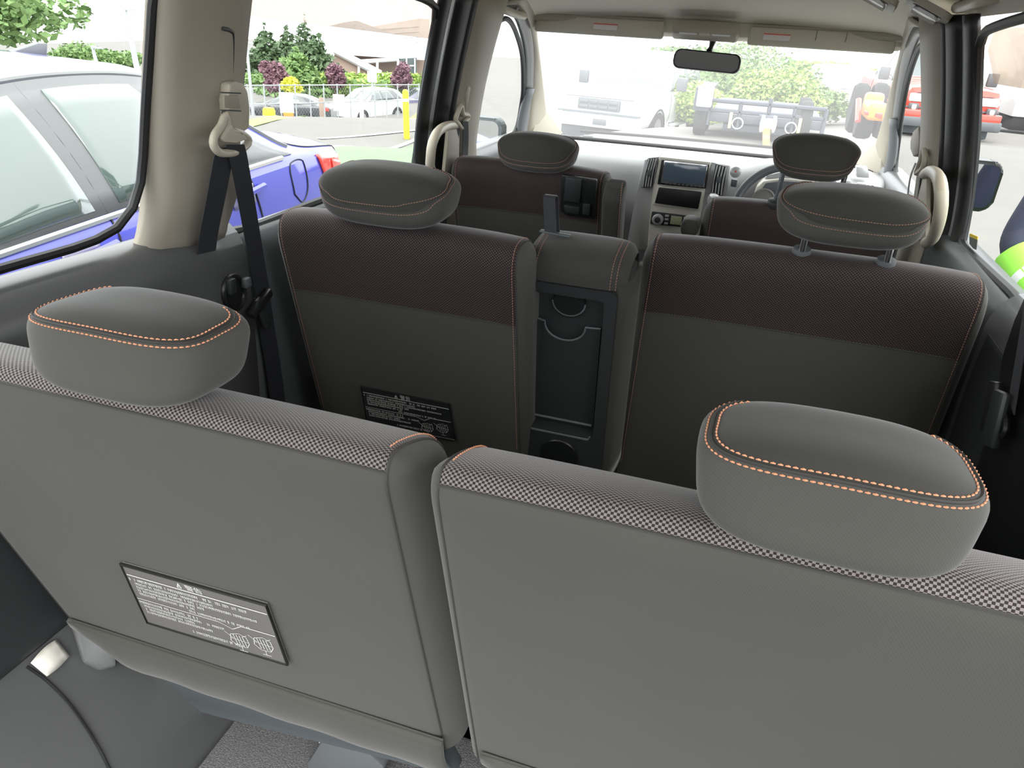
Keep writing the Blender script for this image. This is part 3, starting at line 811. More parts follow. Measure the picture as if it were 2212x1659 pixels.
# tray: frame with rounded recess
def ring_panel(name, wd, hh, cx, cv, iw, ih, icv, depth, m, par, w0=0.0):
    o = roundrect(wd, hh, .012); q = roundrect(iw, ih, .010); n = len(o); vs = []; fs = []
    for L, off, dv, w_ in ((o, 0, cv, w0 + .010), (o, 0, cv, w0), (q, 0, icv, w0 + .002), (q, 0, icv, w0 + depth)):
        for x, v in L: vs.append(C_(cx + x * (.985 if w_ > w0 + .02 else 1), dv + v * (.985 if w_ > w0 + .02 else 1), w_))
    for k in range(3):
        for i in range(n): fs.append((k * n + i, k * n + (i + 1) % n, (k + 1) * n + (i + 1) % n, (k + 1) * n + i))
    fs.append(tuple(3 * n + i for i in range(n)))
    return mesh(name, vs, fs, m, par, angle=35)
ring_panel('tray', .196, .50, -.002, -.265, .148, .335, -.205, .030, 'plastic_dark', cs, w0=-.008)
# ledge with a semicircular finger notch, inner cup ring
P = [C_(-.074, -.105, .012), C_(-.048, -.108, .008)] + [C_(-.006 + .042 * math.cos(a), -.110 - .034 * math.sin(a), .006) for a in [math.pi - math.pi * k / 14 for k in range(15)]] + [C_(.036, -.108, .008), C_(.066, -.108, .012)]
tube('ledge', P, .0022, 'plastic_grey', cs, n=6)
P2 = [P[0] + ew * .02 + ev * .0] + P
O2 = P + [C_(.066, -.36, .018), C_(-.074, -.36, .018)]
prism('tray_floor', O2, ew * .006, 'plastic_dark', cs)
tube('cup_ring', [C_(-.002 + .033 * math.cos(a), -.060 + -.030 * math.sin(a), .014) for a in [math.pi * k / 16 for k in range(17)]], .0025, 'plastic_grey', cs, n=6)
lathe('cup_well', [(.032, 0), (.034, .004), (.028, .03), (.002, .032)], C_(-.002, -.062, .012), ew, 'plastic_black', cs)
tube('tray_lip', [C_(-.068, -.350, .010), C_(.064, -.350, .010)], .003, 'plastic_grey', cs, n=8)
tube('tray_lip', [C_(-.072, -.374, -.002), C_(-.066, -.378, -.006), C_(.060, -.378, -.006), C_(.066, -.372, -.002)], .003, 'plastic_grey', cs, n=8)
lathe('cup_holder', [(.042, -.002), (.044, .000), (.040, .004), (.036, .03), (.001, .032)], C_(.0, -.435, -.011), ew, 'plastic_black', cs)
tube('cup_ring', [C_(.006 + .026 * math.cos(a), -.422 - .016 * math.sin(a), -.008) for a in [math.pi * k / 12 for k in range(13)]], .0018, 'plastic_grey', cs, n=6)
box('seat_base', (-.05, 1.62, .72), (.17, .40, .22), 'plastic_black', cs, bev=.03, seg=3)
# strap loop
q = at(1190, 500, y=1.415)
loop = [at(1183, 502, y=1.415), at(1180, 470, y=1.415), at(1176, 432, y=1.415), at(1178, 422, y=1.412), at(1186, 420, y=1.42), at(1196, 423, y=1.435), at(1200, 450, y=1.435), at(1205, 502, y=1.43)]
ribbon('strap', [at(1189, 503, y=1.412), at(1188, 470, y=1.412), at(1186, 436, y=1.411), at(1187, 425, y=1.413), at(1193, 425, y=1.432), at(1195, 470, y=1.436), at(1197, 503, y=1.436)], [(1, 0, 0)], .024, .0014, 'belt', cs, n=30)
box('strap_anchor', at(1199, 504, y=1.418), (.062, .016, .004), 'plastic_slate', cs, bev=.0015, rot=R3(0, .05, 0))

# ---------------------------------------------------------------- front row
T1 = .25
s1l = thing('front_passenger_seat', 'front passenger seat with black fold-down tray holder in its maroon back', 'seat', (-.40, 2.5, .45), group='front seats')
d1l = make_back(s1l, -.668, -.155, (2.19, 1.270), T1, .55, .14, .055, .035, .155, 'woven_shaded', 'cloth', crown=.012, stitch=('stitch_dim', 6, .007, .0008), rr=.055, side_w=.04, slope=.3)
box('cushion', (-.40, 2.66, .70), (.50, .48, .16), 'cloth', s1l, bev=.05, seg=4)
headrest(s1l, (-.390, 2.225, 1.305), .128, .058, .056, tilt=.0, phi0=-.35, phi1=1.1, span=2.1, st='stitch_dim', sr=.0008, sweep=.025, gap=.26)
posts(None, s1l, (-.45, -.30), 2.23, 1.25, 1.29)
N1 = ((0, 2.178, 1.27), (0, 1, T1))
def on1(px, py, h=0.0): return plane(px, py, *N1) + V((0, -1, -T1)).normalized() * h
hold = prism('tray_holder', [on1(1213, 376, .004), on1(1290, 388, .004), on1(1283, 470, .004), on1(1225, 465, .004), on1(1210, 455, .004)], (0, .03, 0), 'plastic_black', s1l, bev=.004)
prism('flap', [on1(1224, 379, .012), on1(1259, 384, .012), on1(1254, 436, .012), on1(1219, 431, .012)], (0, .012, 0), 'plastic_dark', hold, bev=.003)
prism('flap_lower', [on1(1219, 440, .010), on1(1254, 445, .010), on1(1252, 461, .010), on1(1222, 457, .010)], (0, .010, 0), 'plastic_dark', hold, bev=.003)
prism('catch', [on1(1261, 436, .012), on1(1277, 438, .012), on1(1275, 462, .012), on1(1260, 460, .012)], (0, .012, 0), 'plastic_dark', hold, bev=.002)
# its inner armrest folded up beside the back
arm = prism('armrest', [V((-.150, 2.12, 1.262)), V((-.150, 2.085, 1.250)), V((-.150, 2.07, 1.22)), V((-.150, 2.20, .86)), V((-.150, 2.28, .86)), V((-.150, 2.16, 1.25)), V((-.150, 2.14, 1.272))], (.055, 0, 0), 'cloth_cap', s1l, bev=.012, seg=3)
P = [V((-.100, 2.085, 1.27)), V((-.097, 2.068, 1.245)), V((-.097, 2.078, 1.19)), V((-.097, 2.193, .87))]
stitches('stitching', resample(P, 40), [V((.6, -.8, 0))] * 40, 'stitch_dim', arm, pitch=.007, ln=.005, r=.0009)
s1r = thing('driver_seat', 'driver seat with headrest raised high on two dark steel posts', 'seat', (.40, 2.5, .45), group='front seats')
d1r = make_back(s1r, .120, .655, (2.195, 1.232), T1, .52, .14, .055, .035, .30, 'woven_shaded', 'cloth', crown=.012, stitch=('stitch_dim', 6, .007, .0008), rr=.055, side_w=.04, slope=.3)
box('cushion', (.39, 2.70, .66), (.50, .48, .16), 'cloth', s1r, bev=.05, seg=4)
headrest(s1r, (.388, 2.225, 1.368), .122, .058, .060, tilt=-.05, phi0=-.42, phi1=1.1, span=2.1, st='stitch_dim', sr=.0008, sweep=.025, gap=.22, narrow=.22)
for x in (.312, .470):
    tube('post', [V((x, 2.23, 1.22)), V((x + .006, 2.23, 1.34))], .0068, 'steel_dark', s1r, n=12)
guides(s1r, (.312, .470), 2.23, 1.236, m='plastic_dark', r=.022)
ar2 = box('armrest', at(1492, 487, y=2.25), (.052, .10, .05), 'cloth_cap', s1r, bev=.018, seg=3)
# ================================================================ fittings inside the van
# ---- belt on the left C pillar (for the third row)
b = thing('seat_belt', 'black seat belt hanging from a beige adjuster on the wide pillar', 'seat belt', tuple(WL(500, 300, .07)))
q = lambda px, py, i=.085: WL(px, py, i)
hous = [q(474, 178, .066), q(488, 172, .066), q(505, 176, .066), q(516, 195, .066), q(521, 230, .066), q(520, 275, .066), q(498, 288, .066), q(474, 262, .066), q(472, 215, .066)]
ad = prism('height_adjuster', hous, (.022, -.004, 0), 'beige_light', b, bev=.005)
for y0 in (200, 238):
    tube('joint', [q(476, y0, .091), q(500, y0 + 1, .092), q(520, y0 + 2, .091)], .0012, 'plastic_grey', ad, n=5)
prism('release_button', [q(481, 206, .090), q(512, 206, .090), q(517, 234, .090), q(482, 233, .090)], (.003, 0, 0), 'beige', ad, bev=.001)
box('slot', q(485, 255, .089), (.004, .008, .022), 'plastic_black', ad, bev=.001)
ringP = [q(487, 250, .096), q(478, 272, .10), q(464, 292, .105), q(461, 312, .108), q(472, 328, .11), q(492, 331, .11), q(515, 326, .105), q(532, 314, .095), q(537, 302, .090), q(524, 290, .095), q(505, 283, .10), q(492, 278, .10)]
tube('guide_loop', ringP, .0068, 'beige_light', b, closed=True, smooth_n=48, n=10)
prism('guide_plate', [q(486, 262, .096), q(496, 275, .10), q(520, 287, .098), q(530, 300, .094), q(505, 308, .105), q(478, 306, .108), q(470, 298, .106)], (.008, -.002, 0), 'beige_light', b, bev=.003)
ribbon('strap', [q(490, 318, .105), q(482, 345, .10), q(468, 420, .090), q(452, 500, .076), q(446, 545, .055)], [(.12, .98, -.06)], .044, .0015, 'belt', b)
ribbon('strap', [q(508, 312, .112), q(515, 340, .112), q(535, 450, .10), q(556, 570, .075), q(570, 645, .062)], [(.12, .98, -.10)], .042, .0015, 'belt', b)
tg = box('tongue', q(562, 655, .075), (.018, .078, .020), 'plastic_black', b, bev=.006, rot=R3(.42, 0, 0))
box('tongue_plate', q(573, 690, .075), (.004, .024, .05), 'plastic_dark', b, bev=.003, rot=R3(.35, 0, 0))
ribbon('lower_strap', [q(566, 640, .060), q(575, 700, .052), q(590, 790, .048), q(605, 900, .045)], [(.12, .98, -.10)], .046, .0015, 'belt', b)
hk = thing('coat_hook', 'black oval belt stowage hook on the dark side trim', 'hook', tuple(WL(505, 630, .06)))
tube('ring', [WL(505 + 22 * math.cos(a), 632 + 36 * math.sin(a), .060) for a in [2 * math.pi * k / 20 for k in range(20)]], .006, 'plastic_black', hk, closed=True, n=8)
prism('plate', [WL(505 + 18 * math.cos(a), 632 + 32 * math.sin(a), .062) for a in [2 * math.pi * k / 20 for k in range(20)]], (-.012, 0, 0), 'plastic_black', hk)
box('clip', WL(500, 618, .07), (.012, .018, .03), 'plastic_dark', hk, bev=.003)
box('catch', WL(532, 610, .068), (.014, .02, .02), 'plastic_grey', hk, bev=.004)

# ---- front belts on the B pillars
def front_belt(s, label, pts_h, pts_g, strapA, strapB, inset):
    W_ = WL if s < 0 else WR
    b = thing('seat_belt', label, 'seat belt', tuple(W_(*pts_g[0], inset)))
    prism('height_adjuster', [W_(*p, inset - .01) for p in pts_h], (-s * .022, 0, 0), 'beige', b, bev=.004)
    tube('guide_loop', [W_(*p, inset + .018) for p in pts_g], .0075, 'beige_light', b, closed=True, smooth_n=36, n=8)
    ribbon('strap', [W_(*p, inset + .016) for p in strapA], [(.1, .98, -.1)], .040, .0015, 'belt', b)
    ribbon('strap', [W_(*p, inset + .026) for p in strapB], [(.1, .98, -.1)], .040, .0015, 'belt', b)
front_belt(-1, 'black belt with beige guide on the pillar behind the passenger seat', [(997, 186), (1003, 185), (1008, 205), (1008, 240), (998, 250), (992, 240), (992, 210)],
           [(996, 228), (988, 245), (984, 258), (990, 268), (999, 276), (1004, 262), (1012, 255), (1010, 248), (1000, 246)],
           [(988, 272), (984, 300), (980, 335), (976, 370)], [(1005, 262), (1006, 290), (1005, 325), (1003, 370)], .055)
front_belt(1, 'black belt with beige guide on the pillar behind the driver seat', [(1990, 285), (2002, 275), (2004, 300), (2002, 335), (1990, 340), (1984, 325), (1984, 305)],
           [(1996, 325), (1998, 345), (1994, 362), (1980, 374), (1984, 362), (1990, 345), (1992, 335)],
           [(1990, 360), (1985, 400), (1978, 440), (1970, 480)], [(1978, 352), (1966, 385), (1960, 430), (1955, 480)], .055)

# ---- grab handles on the B pillars
def handle(s, label, P, r=.0135):
    W_ = WL if s < 0 else WR
    h = thing('grab_handle', label, 'handle', tuple(W_(*P[-1][:2], .06)))
    tube('grip', [W_(a, b_, i) for a, b_, i in P], r, 'beige_light', h, smooth_n=40, n=12)
    return h
h = handle(-1, 'beige upright grab handle on the pillar beside the passenger seat', [(985, 270, .058), (966, 272, .08), (946, 285, .105), (934, 310, .112), (930, 340, .112), (930, 362, .105), (940, 377, .085), (955, 380, .06)])
prism('mount', [WL(963, 268, .058), WL(986, 268, .058), WL(984, 380, .058), WL(952, 384, .058)], (.012, 0, 0), 'beige', h, bev=.003)
h = handle(1, 'beige upright grab handle on the pillar beside the driver seat', [(1995, 378, .058), (2010, 370, .085), (2026, 382, .110), (2033, 410, .118), (2033, 445, .118), (2026, 485, .112), (2014, 515, .09), (2000, 525, .06)])
prism('mount', [WR(1990, 368, .055), WR(2012, 372, .055), WR(2010, 520, .055), WR(1988, 520, .055)], (-.012, 0, 0), 'beige', h, bev=.003)
# curved assist grips on the roof sides
def roof_grip(label, P):
    h = thing('assist_grip', label, 'handle', tuple(P[0])); tube('grip', P, .012, 'beige_light', h, smooth_n=24, n=10); return h
roof_grip('beige assist grip above the passenger door', [V((-.615, 2.40, 1.70)), V((-.585, 2.44, 1.685)), V((-.580, 2.55, 1.675)), V((-.585, 2.66, 1.672)), V((-.61, 2.70, 1.685))])
roof_grip('beige assist grip above the sliding door by the roof vent', [V((.63, 2.10, 1.745)), V((.60, 2.06, 1.733)), V((.595, 1.95, 1.732)), V((.60, 1.84, 1.738)), V((.63, 1.80, 1.748))])

# ---- roof air vents, right side
def vent(label, c, rz):
    v = thing('roof_vent', label, 'vent', c, group='roof air vents'); c = V(c); Rm = R3(0, .42, 0) @ R3(0, 0, rz)
    def L(x, y, z): return c + Rm @ V((x, y, z))
    O = roundrect(.105, .185, .02)
    prism('bezel', [L(x, y, 0) for x, y in O], Rm @ V((0, 0, -.014)), 'beige', v, bev=.004)
    prism('well', [L(x, y, -.0145) for x, y in roundrect(.070, .135, .012)], Rm @ V((0, 0, -.001)), 'plastic_dark', v)
    for k in range(5):
        prism('louvre', [L(-.030, .052 - k * .014, -.016), L(.030, .052 - k * .014, -.016), L(.030, .047 - k * .014, -.016), L(-.030, .047 - k * .014, -.016)], Rm @ V((0, .004, -.006)), 'beige', v)
    prism('thumb_wheel', [L(x, y - .038, -.0155) for x, y in roundrect(.058, .046, .01)], Rm @ V((0, 0, -.007)), 'lamp_clear', v, bev=.002)
    return v
vent('slatted beige roof air vent with pale paddle above the driver side', (.556, 2.13, 1.734), -.12)
vent('slatted beige roof air vent cut by the top of the frame', (.438, 2.12, 1.757), -.12)

# ---- sun visors
def visor(x0, x1, label, lab):
    v = thing('sun_visor', label, 'visor', ((x0 + x1) / 2, 2.95, 1.66), group='sun visors')
    bm = bmesh.new(); c = V(((x0 + x1) / 2, 2.955, 1.655)); bm_box(bm, c, (x1 - x0, .022, .060), .010, 3, R3(-.25, 0, 0))
    frombm('panel', bm, 'visor', v)
    xl = x0 + (x1 - x0) * lab
    box('sticker', (xl, 2.940, 1.655), (.088, .002, .020), 'visor_label', v, bev=0, rot=R3(-.25, 0, 0))
    box('sticker_stripe', (xl, 2.9385, 1.664), (.088, .0012, .003), 'red_mark', v, bev=0, rot=R3(-.25, 0, 0))
    tube('rod', [V((x0 + .01, 2.965, 1.687)), V((x1 - .01, 2.965, 1.687))], .006, 'beige', v, n=8)
    return v
v = visor(-.628, -.150, 'beige sun visor folded up before the passenger seat', .56)
v = visor(.140, .612, 'beige sun visor folded up before the driver, with panel joints', .20)
for x in (.36, .455): tube('panel_joint', [V((x, 2.936, 1.682)), V((x, 2.951, 1.626))], .0012, 'plastic_grey', v, n=5)

# ---- overhead console and rear-view mirror
oc = thing('overhead_console', 'beige map light console above the mirror', 'console', (0, 2.93, 1.66))
bm = bmesh.new(); bm_box(bm, (-.004, 2.925, 1.662), (.228, .06, .050), .012, 3, R3(-.45, 0, 0)); frombm('housing', bm, 'beige', oc)
box('lamp_lens', (-.060, 2.898, 1.657), (.062, .006, .020), 'lamp_clear', oc, bev=.002, rot=R3(-.45, 0, 0))
box('lamp_lens', (.052, 2.898, 1.657), (.062, .006, .020), 'lamp_clear', oc, bev=.002, rot=R3(-.45, 0, 0))
box('switch', (-.004, 2.897, 1.656), (.036, .008, .016), 'beige_light', oc, bev=.002, rot=R3(-.45, 0, 0))
mr = thing('rear_view_mirror', 'wide black rear-view mirror on a short stalk at the windscreen', 'mirror', (.01, 2.97, 1.60))
tube('stalk', [V((.022, 2.985, 1.635)), V((.020, 2.975, 1.612)), V((.016, 2.965, 1.598))], [.013, .008, .011], 'plastic_black', mr, n=10)
mrot = R3(-.12, .03, -.06); mc = V((.0125, 2.955, 1.566))
O = [(x, z) for x, z in roundrect(.236, .064, .022)]
prism('housing', [mc + mrot @ V((x, 0, z * (1 - .12 * x))) for x, z in O], mrot @ V((0, .024, 0)), 'plastic_black', mr, bev=.004)
mesh('mirror_glass', [mc + mrot @ V((x * .95, -.0015, z * .86 * (1 - .12 * x))) for x, z in O], [tuple(range(len(O)))], 'mirror_face', mr, smooth=False, solid=.001)

# ---- dashboard
d = thing('dashboard', 'pale grey dashboard across the front of the van', 'dashboard', (0, 3.2, .9))
prof = [(3.80, 1.150), (3.60, 1.168), (3.40, 1.185), (3.20, 1.200), (3.10, 1.200), (3.04, 1.188), (3.005, 1.155), (2.995, 1.10), (3.01, 1.02), (3.06, .95), (3.12, .88), (3.20, .70), (3.25, .40)]
Pd = cat_rom([V((0, a, b_)) for a, b_ in prof], 46); G = []
for i in range(45):
    x = -.72 + 1.44 * i / 44; row = []
    hump = .040 * math.exp(-((x - .385) / .16) ** 4)
    for p in Pd:
        front = max(0, min(1, (3.45 - p.y) / .35))
        row.append(V((x, p.y + .03 * (x / .72) ** 2 * (1 if p.y < 3.4 else -1.5), p.z + hump * front * (1 if p.z > 1.1 else 0))))
    G.append(row)
grid('panel', G, 'dash_grey', d, solid=.01, soff=1)
# centre stack
def DY(px, py, y): return at(px, py, y=y)
def dprism(name, pts, y, dep, m, par, bev=.004): return prism(name, [DY(a, b_, y) for a, b_ in pts], (0, dep, 0), m, par, bev=bev)
st = dprism('centre_stack', [(1424, 338), (1537, 350), (1530, 372), (1512, 470), (1500, 540), (1398, 540), (1404, 460), (1412, 400)], 2.962, .12, 'dash_cream', d, .006)
dprism('stack_side', [(1392, 345), (1424, 338), (1412, 400), (1404, 460), (1398, 540), (1352, 540), (1372, 430)], 2.985, .10, 'dash_silver', d, .004)
dprism('stack_side', [(1537, 350), (1578, 358), (1570, 420), (1552, 540), (1500, 540), (1512, 470), (1530, 372)], 2.985, .10, 'dash_silver', d, .004)
sc_ = dprism('screen_frame', [(1429, 345), (1532, 356), (1524, 408), (1420, 398)], 2.950, .03, 'plastic_black', st, .002)
dprism('screen_rim', [(1435, 347), (1529, 357), (1521, 405), (1427, 395)], 2.947, .004, 'chrome', st, .001)
dprism('screen', [(1437, 350), (1527, 359), (1519, 401), (1430, 391)], 2.943, .004, 'screen', st, .001)
for k in range(9): dprism('button', [(1437 + k * 9, 394.5 + k), (1442 + k * 9, 395 + k), (1441.6 + k * 9, 397.5 + k), (1436.6 + k * 9, 397 + k)], 2.942, .003, 'plastic_grey', st, .0003)
dprism('pocket_rim', [(1420, 401), (1520, 412), (1512, 455), (1410, 442)], 2.955, .01, 'dash_cream', st, .002)
dprism('pocket', [(1423, 405), (1516, 415), (1508, 452), (1414, 439)], 2.948, .01, 'plastic_black', st, .003)
dprism('climate_panel', [(1408, 457), (1490, 467), (1486, 492), (1404, 484)], 2.952, .01, 'plastic_dark', st, .003)
kn = DY(1421, 474, 2.948)
lathe('climate_knob', [(.022, 0), (.022, .006), (.018, .012), (.002, .013)], kn, (0, -1, 0), 'dash_silver', st)
lathe('knob_center', [(.012, .012), (.011, .016), (.002, .017)], kn, (0, -1, 0), 'plastic_dark', st)
dprism('lcd', [(1450, 466), (1474, 469), (1471, 487), (1447, 484)], 2.945, .006, 'lcd', st, .001)
for k in range(3):
    for j in range(2): dprism('button', [(1437 - k + j * 40, 464 + k * 8 + j * 5), (1445 - k + j * 40, 465 + k * 8 + j * 5), (1444 - k + j * 40, 469 + k * 8 + j * 5), (1436 - k + j * 40, 468 + k * 8 + j * 5)], 2.944, .006, 'dash_silver', st, .0008)
# side air vents of the stack
def dvent(quad, n):
    v_ = dprism('air_vent', quad, 2.965, .02, 'plastic_black', d, .003)
    tl, tr_, br, bl = [V((a, b_, 0)) for a, b_ in quad]
    for k in range(n):
        f = (k + .6) / n; a = tl.lerp(tr_, f); b_ = bl.lerp(br, f); m_ = (a + b_) / 2 + V((-1.5, 0, 0))
        tube('louvre', [DY(a.x, a.y + 2, 2.960), DY(m_.x, m_.y, 2.957), DY(b_.x, b_.y - 2, 2.960)], .0028, 'dash_silver', v_, smooth_n=8, n=6)
    c = (tl + tr_ + br + bl) / 4
    box('vent_tab', DY(c.x, c.y, 2.952), (.016, .010, .022), 'plastic_slate', v_, bev=.003)
dvent([(1399, 342), (1420, 340), (1407, 405), (1385, 406)], 4)
dvent([(1546, 354), (1571, 360), (1560, 424), (1535, 416)], 4)
# hazard button and switch
lathe('hazard_button', [(.020, 0), (.020, .004), (.014, .009), (.002, .010)], DY(1589, 372, 2.965), (0, -1, .15), 'dash_silver', d)
prism('hazard_mark', [DY(1586, 372, 2.952), DY(1592, 373, 2.952), DY(1589.5, 367, 2.952)], (0, .002, 0), 'red_mark', d)
dprism('switch', [(1580, 387), (1593, 389), (1590, 405), (1578, 403)], 2.960, .02, 'dash_dark', d, .002)
# driver-side vent and switches, passenger vent
dprism('side_vent', [(1852, 395), (1890, 398), (1893, 414), (1850, 410)], 2.93, .03, 'dash_silver', d, .006)
for k in range(4): dprism('vent_cell', [(1857 + k * 8.5, 399 + k * .6), (1862 + k * 8.5, 399.4 + k * .6), (1862 + k * 8.5, 408 + k * .6), (1857 + k * 8.5, 407.5 + k * .6)], 2.925, .01, 'plastic_black', d, .001)
dprism('switch', [(1825, 390), (1840, 391), (1842, 405), (1826, 404)], 2.94, .02, 'dash_silver', d, .002)
dprism('pillar_speaker', [(1850, 360), (1875, 362), (1878, 385), (1850, 383)], 3.05, .05, 'dash_silver', d, .004)
# instrument binnacle
bn = dprism('instrument_binnacle', [(1628, 425), (1634, 405), (1650, 390), (1690, 386), (1790, 392), (1815, 400), (1820, 450), (1640, 445)], 2.93, .10, 'dash_cream', d, .008)
dprism('cluster', [(1640, 418), (1655, 395), (1690, 391), (1790, 397), (1808, 405), (1808, 440), (1660, 436)], 2.922, .02, 'dash_dark', bn, .004)
for cx, cy, rr in ((1637 + 12, 432, .042), (1735, 428, .06), (1790, 430, .04)):
    lathe('gauge_ring', [(rr, 0), (rr, .004), (rr * .88, .006), (rr * .86, .002), (.002, .002)], DY(cx, cy, 2.918), (0, -1, .1), 'dial', bn, n=32)
dprism('hood', [(1655, 378), (1700, 368), (1800, 376), (1812, 388), (1790, 392), (1690, 386), (1650, 390)], 2.95, .12, 'dash_grey', d, .01)
sh = thing('gear_lever', 'gear lever with pale rounded knob beside the centre stack', 'lever', tuple(DY(1535, 450, 2.90)))
lathe('knob', [(.004, -.02), (.019, -.012), (.022, .004), (.018, .018), (.002, .024)], DY(1540, 432, 2.90), (.2, -.4, 1), 'dash_silver', sh)
tube('stem', [DY(1538, 440, 2.90), DY(1528, 480, 2.95)], .008, 'plastic_dark', sh, n=8)
# steering wheel
swc = V((.385, 2.80, 1.085)); nrm_ = V((0, -.86, .51)).normalized(); ax = V((1, 0, 0)); ay = nrm_.cross(ax).normalized()
if ay.z < 0: ay = -ay
sw = thing('steering_wheel', 'grey steering wheel half hidden behind the driver headrest', 'steering wheel', tuple(swc))
Rw = .188
tube('rim', [swc + ax * Rw * math.cos(t_) + ay * Rw * math.sin(t_) for t_ in [2 * math.pi * k / 48 for k in range(48)]], .0155, 'dash_dark', sw, n=12, closed=True)
lathe('hub', [(.075, -.02), (.08, .0), (.06, .02), (.002, .026)], swc - nrm_ * .03, nrm_, 'dash_grey', sw, n=28)
for a in (math.radians(175), math.radians(5), math.radians(235), math.radians(305)):
    tube('spoke', [swc - nrm_ * .028 + (ax * math.cos(a) + ay * math.sin(a)) * .05, swc + (ax * math.cos(a) + ay * math.sin(a)) * (Rw - .005)], [.02, .012], 'dash_silver', sw, n=8, sy=.6)
tube('column', [swc - nrm_ * .04, swc - nrm_ * .20], .045, 'dash_dark', sw, n=14)

# ---- white paper tag stuck to the wheel arch trim
pt = []
for i in range(9):
    t_ = i / 8; bow = math.sin(math.pi * t_)
    row = []
    for k in range(5):
        f = k / 4; q0 = V((66 + 56 * t_, 1432 - 51 * t_ - 6 * bow, 0)).lerp(V((101 + 49 * t_, 1461 - 44 * t_ + 4 * bow, 0)), f)
        row.append(ontrim(q0.x, q0.y, -1, .006 + .010 * math.sin(math.pi * f) * bow))
    pt.append(row)
pg = grid('paper_tag', pt, 'paper', solid=.001, soff=0); props(pg, 'curled white paper tag on the dark wheel arch trim', 'paper')

# ---- dark parts by the right quarter panel: belt buckle and belt of the third row
rb = thing('seat_belt', 'black belt with buckle against the dark trim by the sliding door', 'seat belt', tuple(at(2150, 900, x=.68)))
box('buckle', at(2142, 880, x=.668), (.016, .028, .085), 'plastic_black', rb, bev=.005, rot=R3(-.35, 0, .1))
box('tongue', at(2150, 905, x=.660), (.014, .04, .09), 'plastic_dark', rb, bev=.006, rot=R3(-.25, 0, .1))
tube('loop', [at(2160 + 14 * math.cos(a), 915 + 30 * math.sin(a), x=.668) for a in [2 * math.pi * k / 16 for k in range(16)]], .005, 'plastic_black', rb, n=6, closed=True)
ribbon('strap', [at(2185, 880, x=.672), at(2205, 760, x=.675), at(2225, 640, x=.68), at(2250, 500, x=.68)], [(.05, .98, .1)], .045, .0015, 'belt', rb)
# door mirrors outside
def door_mirror(s, label, c, O, face):
    m_ = thing('door_mirror', label, 'mirror', c); c = V(c)
    prism('housing', [c + V((x, 0, z)) for x, z in O], (0, .07, 0), 'plastic_black' if s > 0 else 'plastic_slate', m_, bev=.012, seg=3)
    mesh('mirror_glass', [c + V((x * .86, -.002, z * .86)) for x, z in O], [tuple(range(len(O)))], 'mirror_face', m_, smooth=False, solid=.002)
    tube('arm', [c + V((-s * .06, .03, -.05)), c + V((-s * .20, .06, -.06))], .02, 'plastic_black', m_, n=8)
    return m_
door_mirror(1, 'black door mirror outside the driver window', tuple(at(2112, 402, y=2.90)), [(x, z) for x, z in roundrect(.125, .165, .035)], None)
door_mirror(-1, 'pale grey door mirror outside the passenger window', tuple(at(1040, 300, y=3.12)), [(x, z) for x, z in roundrect(.175, .175, .035)], None)
# small black and yellow sticker in the sliding door glass
sk = thing('glass_sticker', 'small yellow and grey sticker in the corner of the door glass', 'sticker', tuple(WR(2100, 525, -.003)))
prism('base', [WR(2094, 506, .002), WR(2112, 513, .002), WR(2109, 540, .002), (WR(2102, 537, .002)), WR(2094, 527, .002)], (.001, 0, 0), 'plastic_grey', sk)
prism('band', [WR(2095, 504, .003), WR(2112, 511, .003), WR(2111, 518, .003), WR(2094, 511, .003)], (.001, 0, 0), 'yellow', sk)
# smoked rain visors outside the sliding door windows
def rain_visor(s, y0, y1, z0a, z0b, label):
    G = []
    for i in range(21):
        t_ = i / 20; y = y0 + (y1 - y0) * t_; zb = z0a + (z0b - z0a) * t_
        G.append([V((s * (wx(1.70 - (1.70 - zb) * k / 6) + .018 + .028 * math.sin(k / 6 * 1.4)), y, 1.70 - (1.70 - zb) * k / 6)) for k in range(7)])
    o = grid('rain_visor', G, 'acrylic_smoke', solid=.002, soff=0); props(o, label, 'rain visor', 'smoked rain visors'); return o
rain_visor(-1, 1.30, 2.16, 1.632, 1.595, 'brown smoked rain visor over the glass facing the blue sedan')
rain_visor(1, 1.2, 2.06, 1.59, 1.585, 'brown smoked rain visor over the glass facing the red pickup')
# ================================================================ outside
mat('asphalt', (.165, .160, .150), rough=.9, bump=(60, .3, .01), var=(1.2, .10))
mat('paint_white', (.66, .67, .68), rough=.3, coat=.6)
mat('paint_blue', (.060, .068, .46), rough=.35, metal=.25, coat=1.0)
mat('paint_black', (.05, .055, .065), rough=.3, coat=.8)
mat('paint_purple', (.13, .12, .22), rough=.3, coat=.8)
mat('paint_silver', (.55, .57, .60), rough=.3, coat=.8)
mat('paint_red', (.62, .055, .035), rough=.3, coat=.8)
mat('paint_orange', (.80, .25, .04), rough=.4, coat=.4)
mat('car_glass', (.06, .085, .085), rough=.06, spec=1.0, coat=1.0)
mat('car_glass_pale', (.085, .12, .11), rough=.06, spec=.9, coat=1.0)
mat('tyre', (.025, .025, .027), rough=.8)
mat('rim_metal', (.55, .56, .58), rough=.3, metal=.8)
mat('lamp_red', (.60, .05, .04), rough=.2, coat=1)
mat('pillar_film', (.14, .145, .15), rough=.4)
mat('green_paint', (.15, .235, .13), rough=.85, var=(1.5, .12))
mat('curb_yellow', (.75, .62, .25), rough=.8)
mat('grass_verge', (.25, .32, .12), rough=.95, var=(5, .3))
mat('leaf_dark', (.085, .135, .065), rough=.7, var=(1.5, .35))
mat('leaf_mid', (.16, .26, .09), rough=.7, var=(2, .3))
mat('leaf_bright', (.34, .48, .12), rough=.7, var=(2, .3))
mat('leaf_yellow', (.62, .62, .07), rough=.7, var=(2, .2))
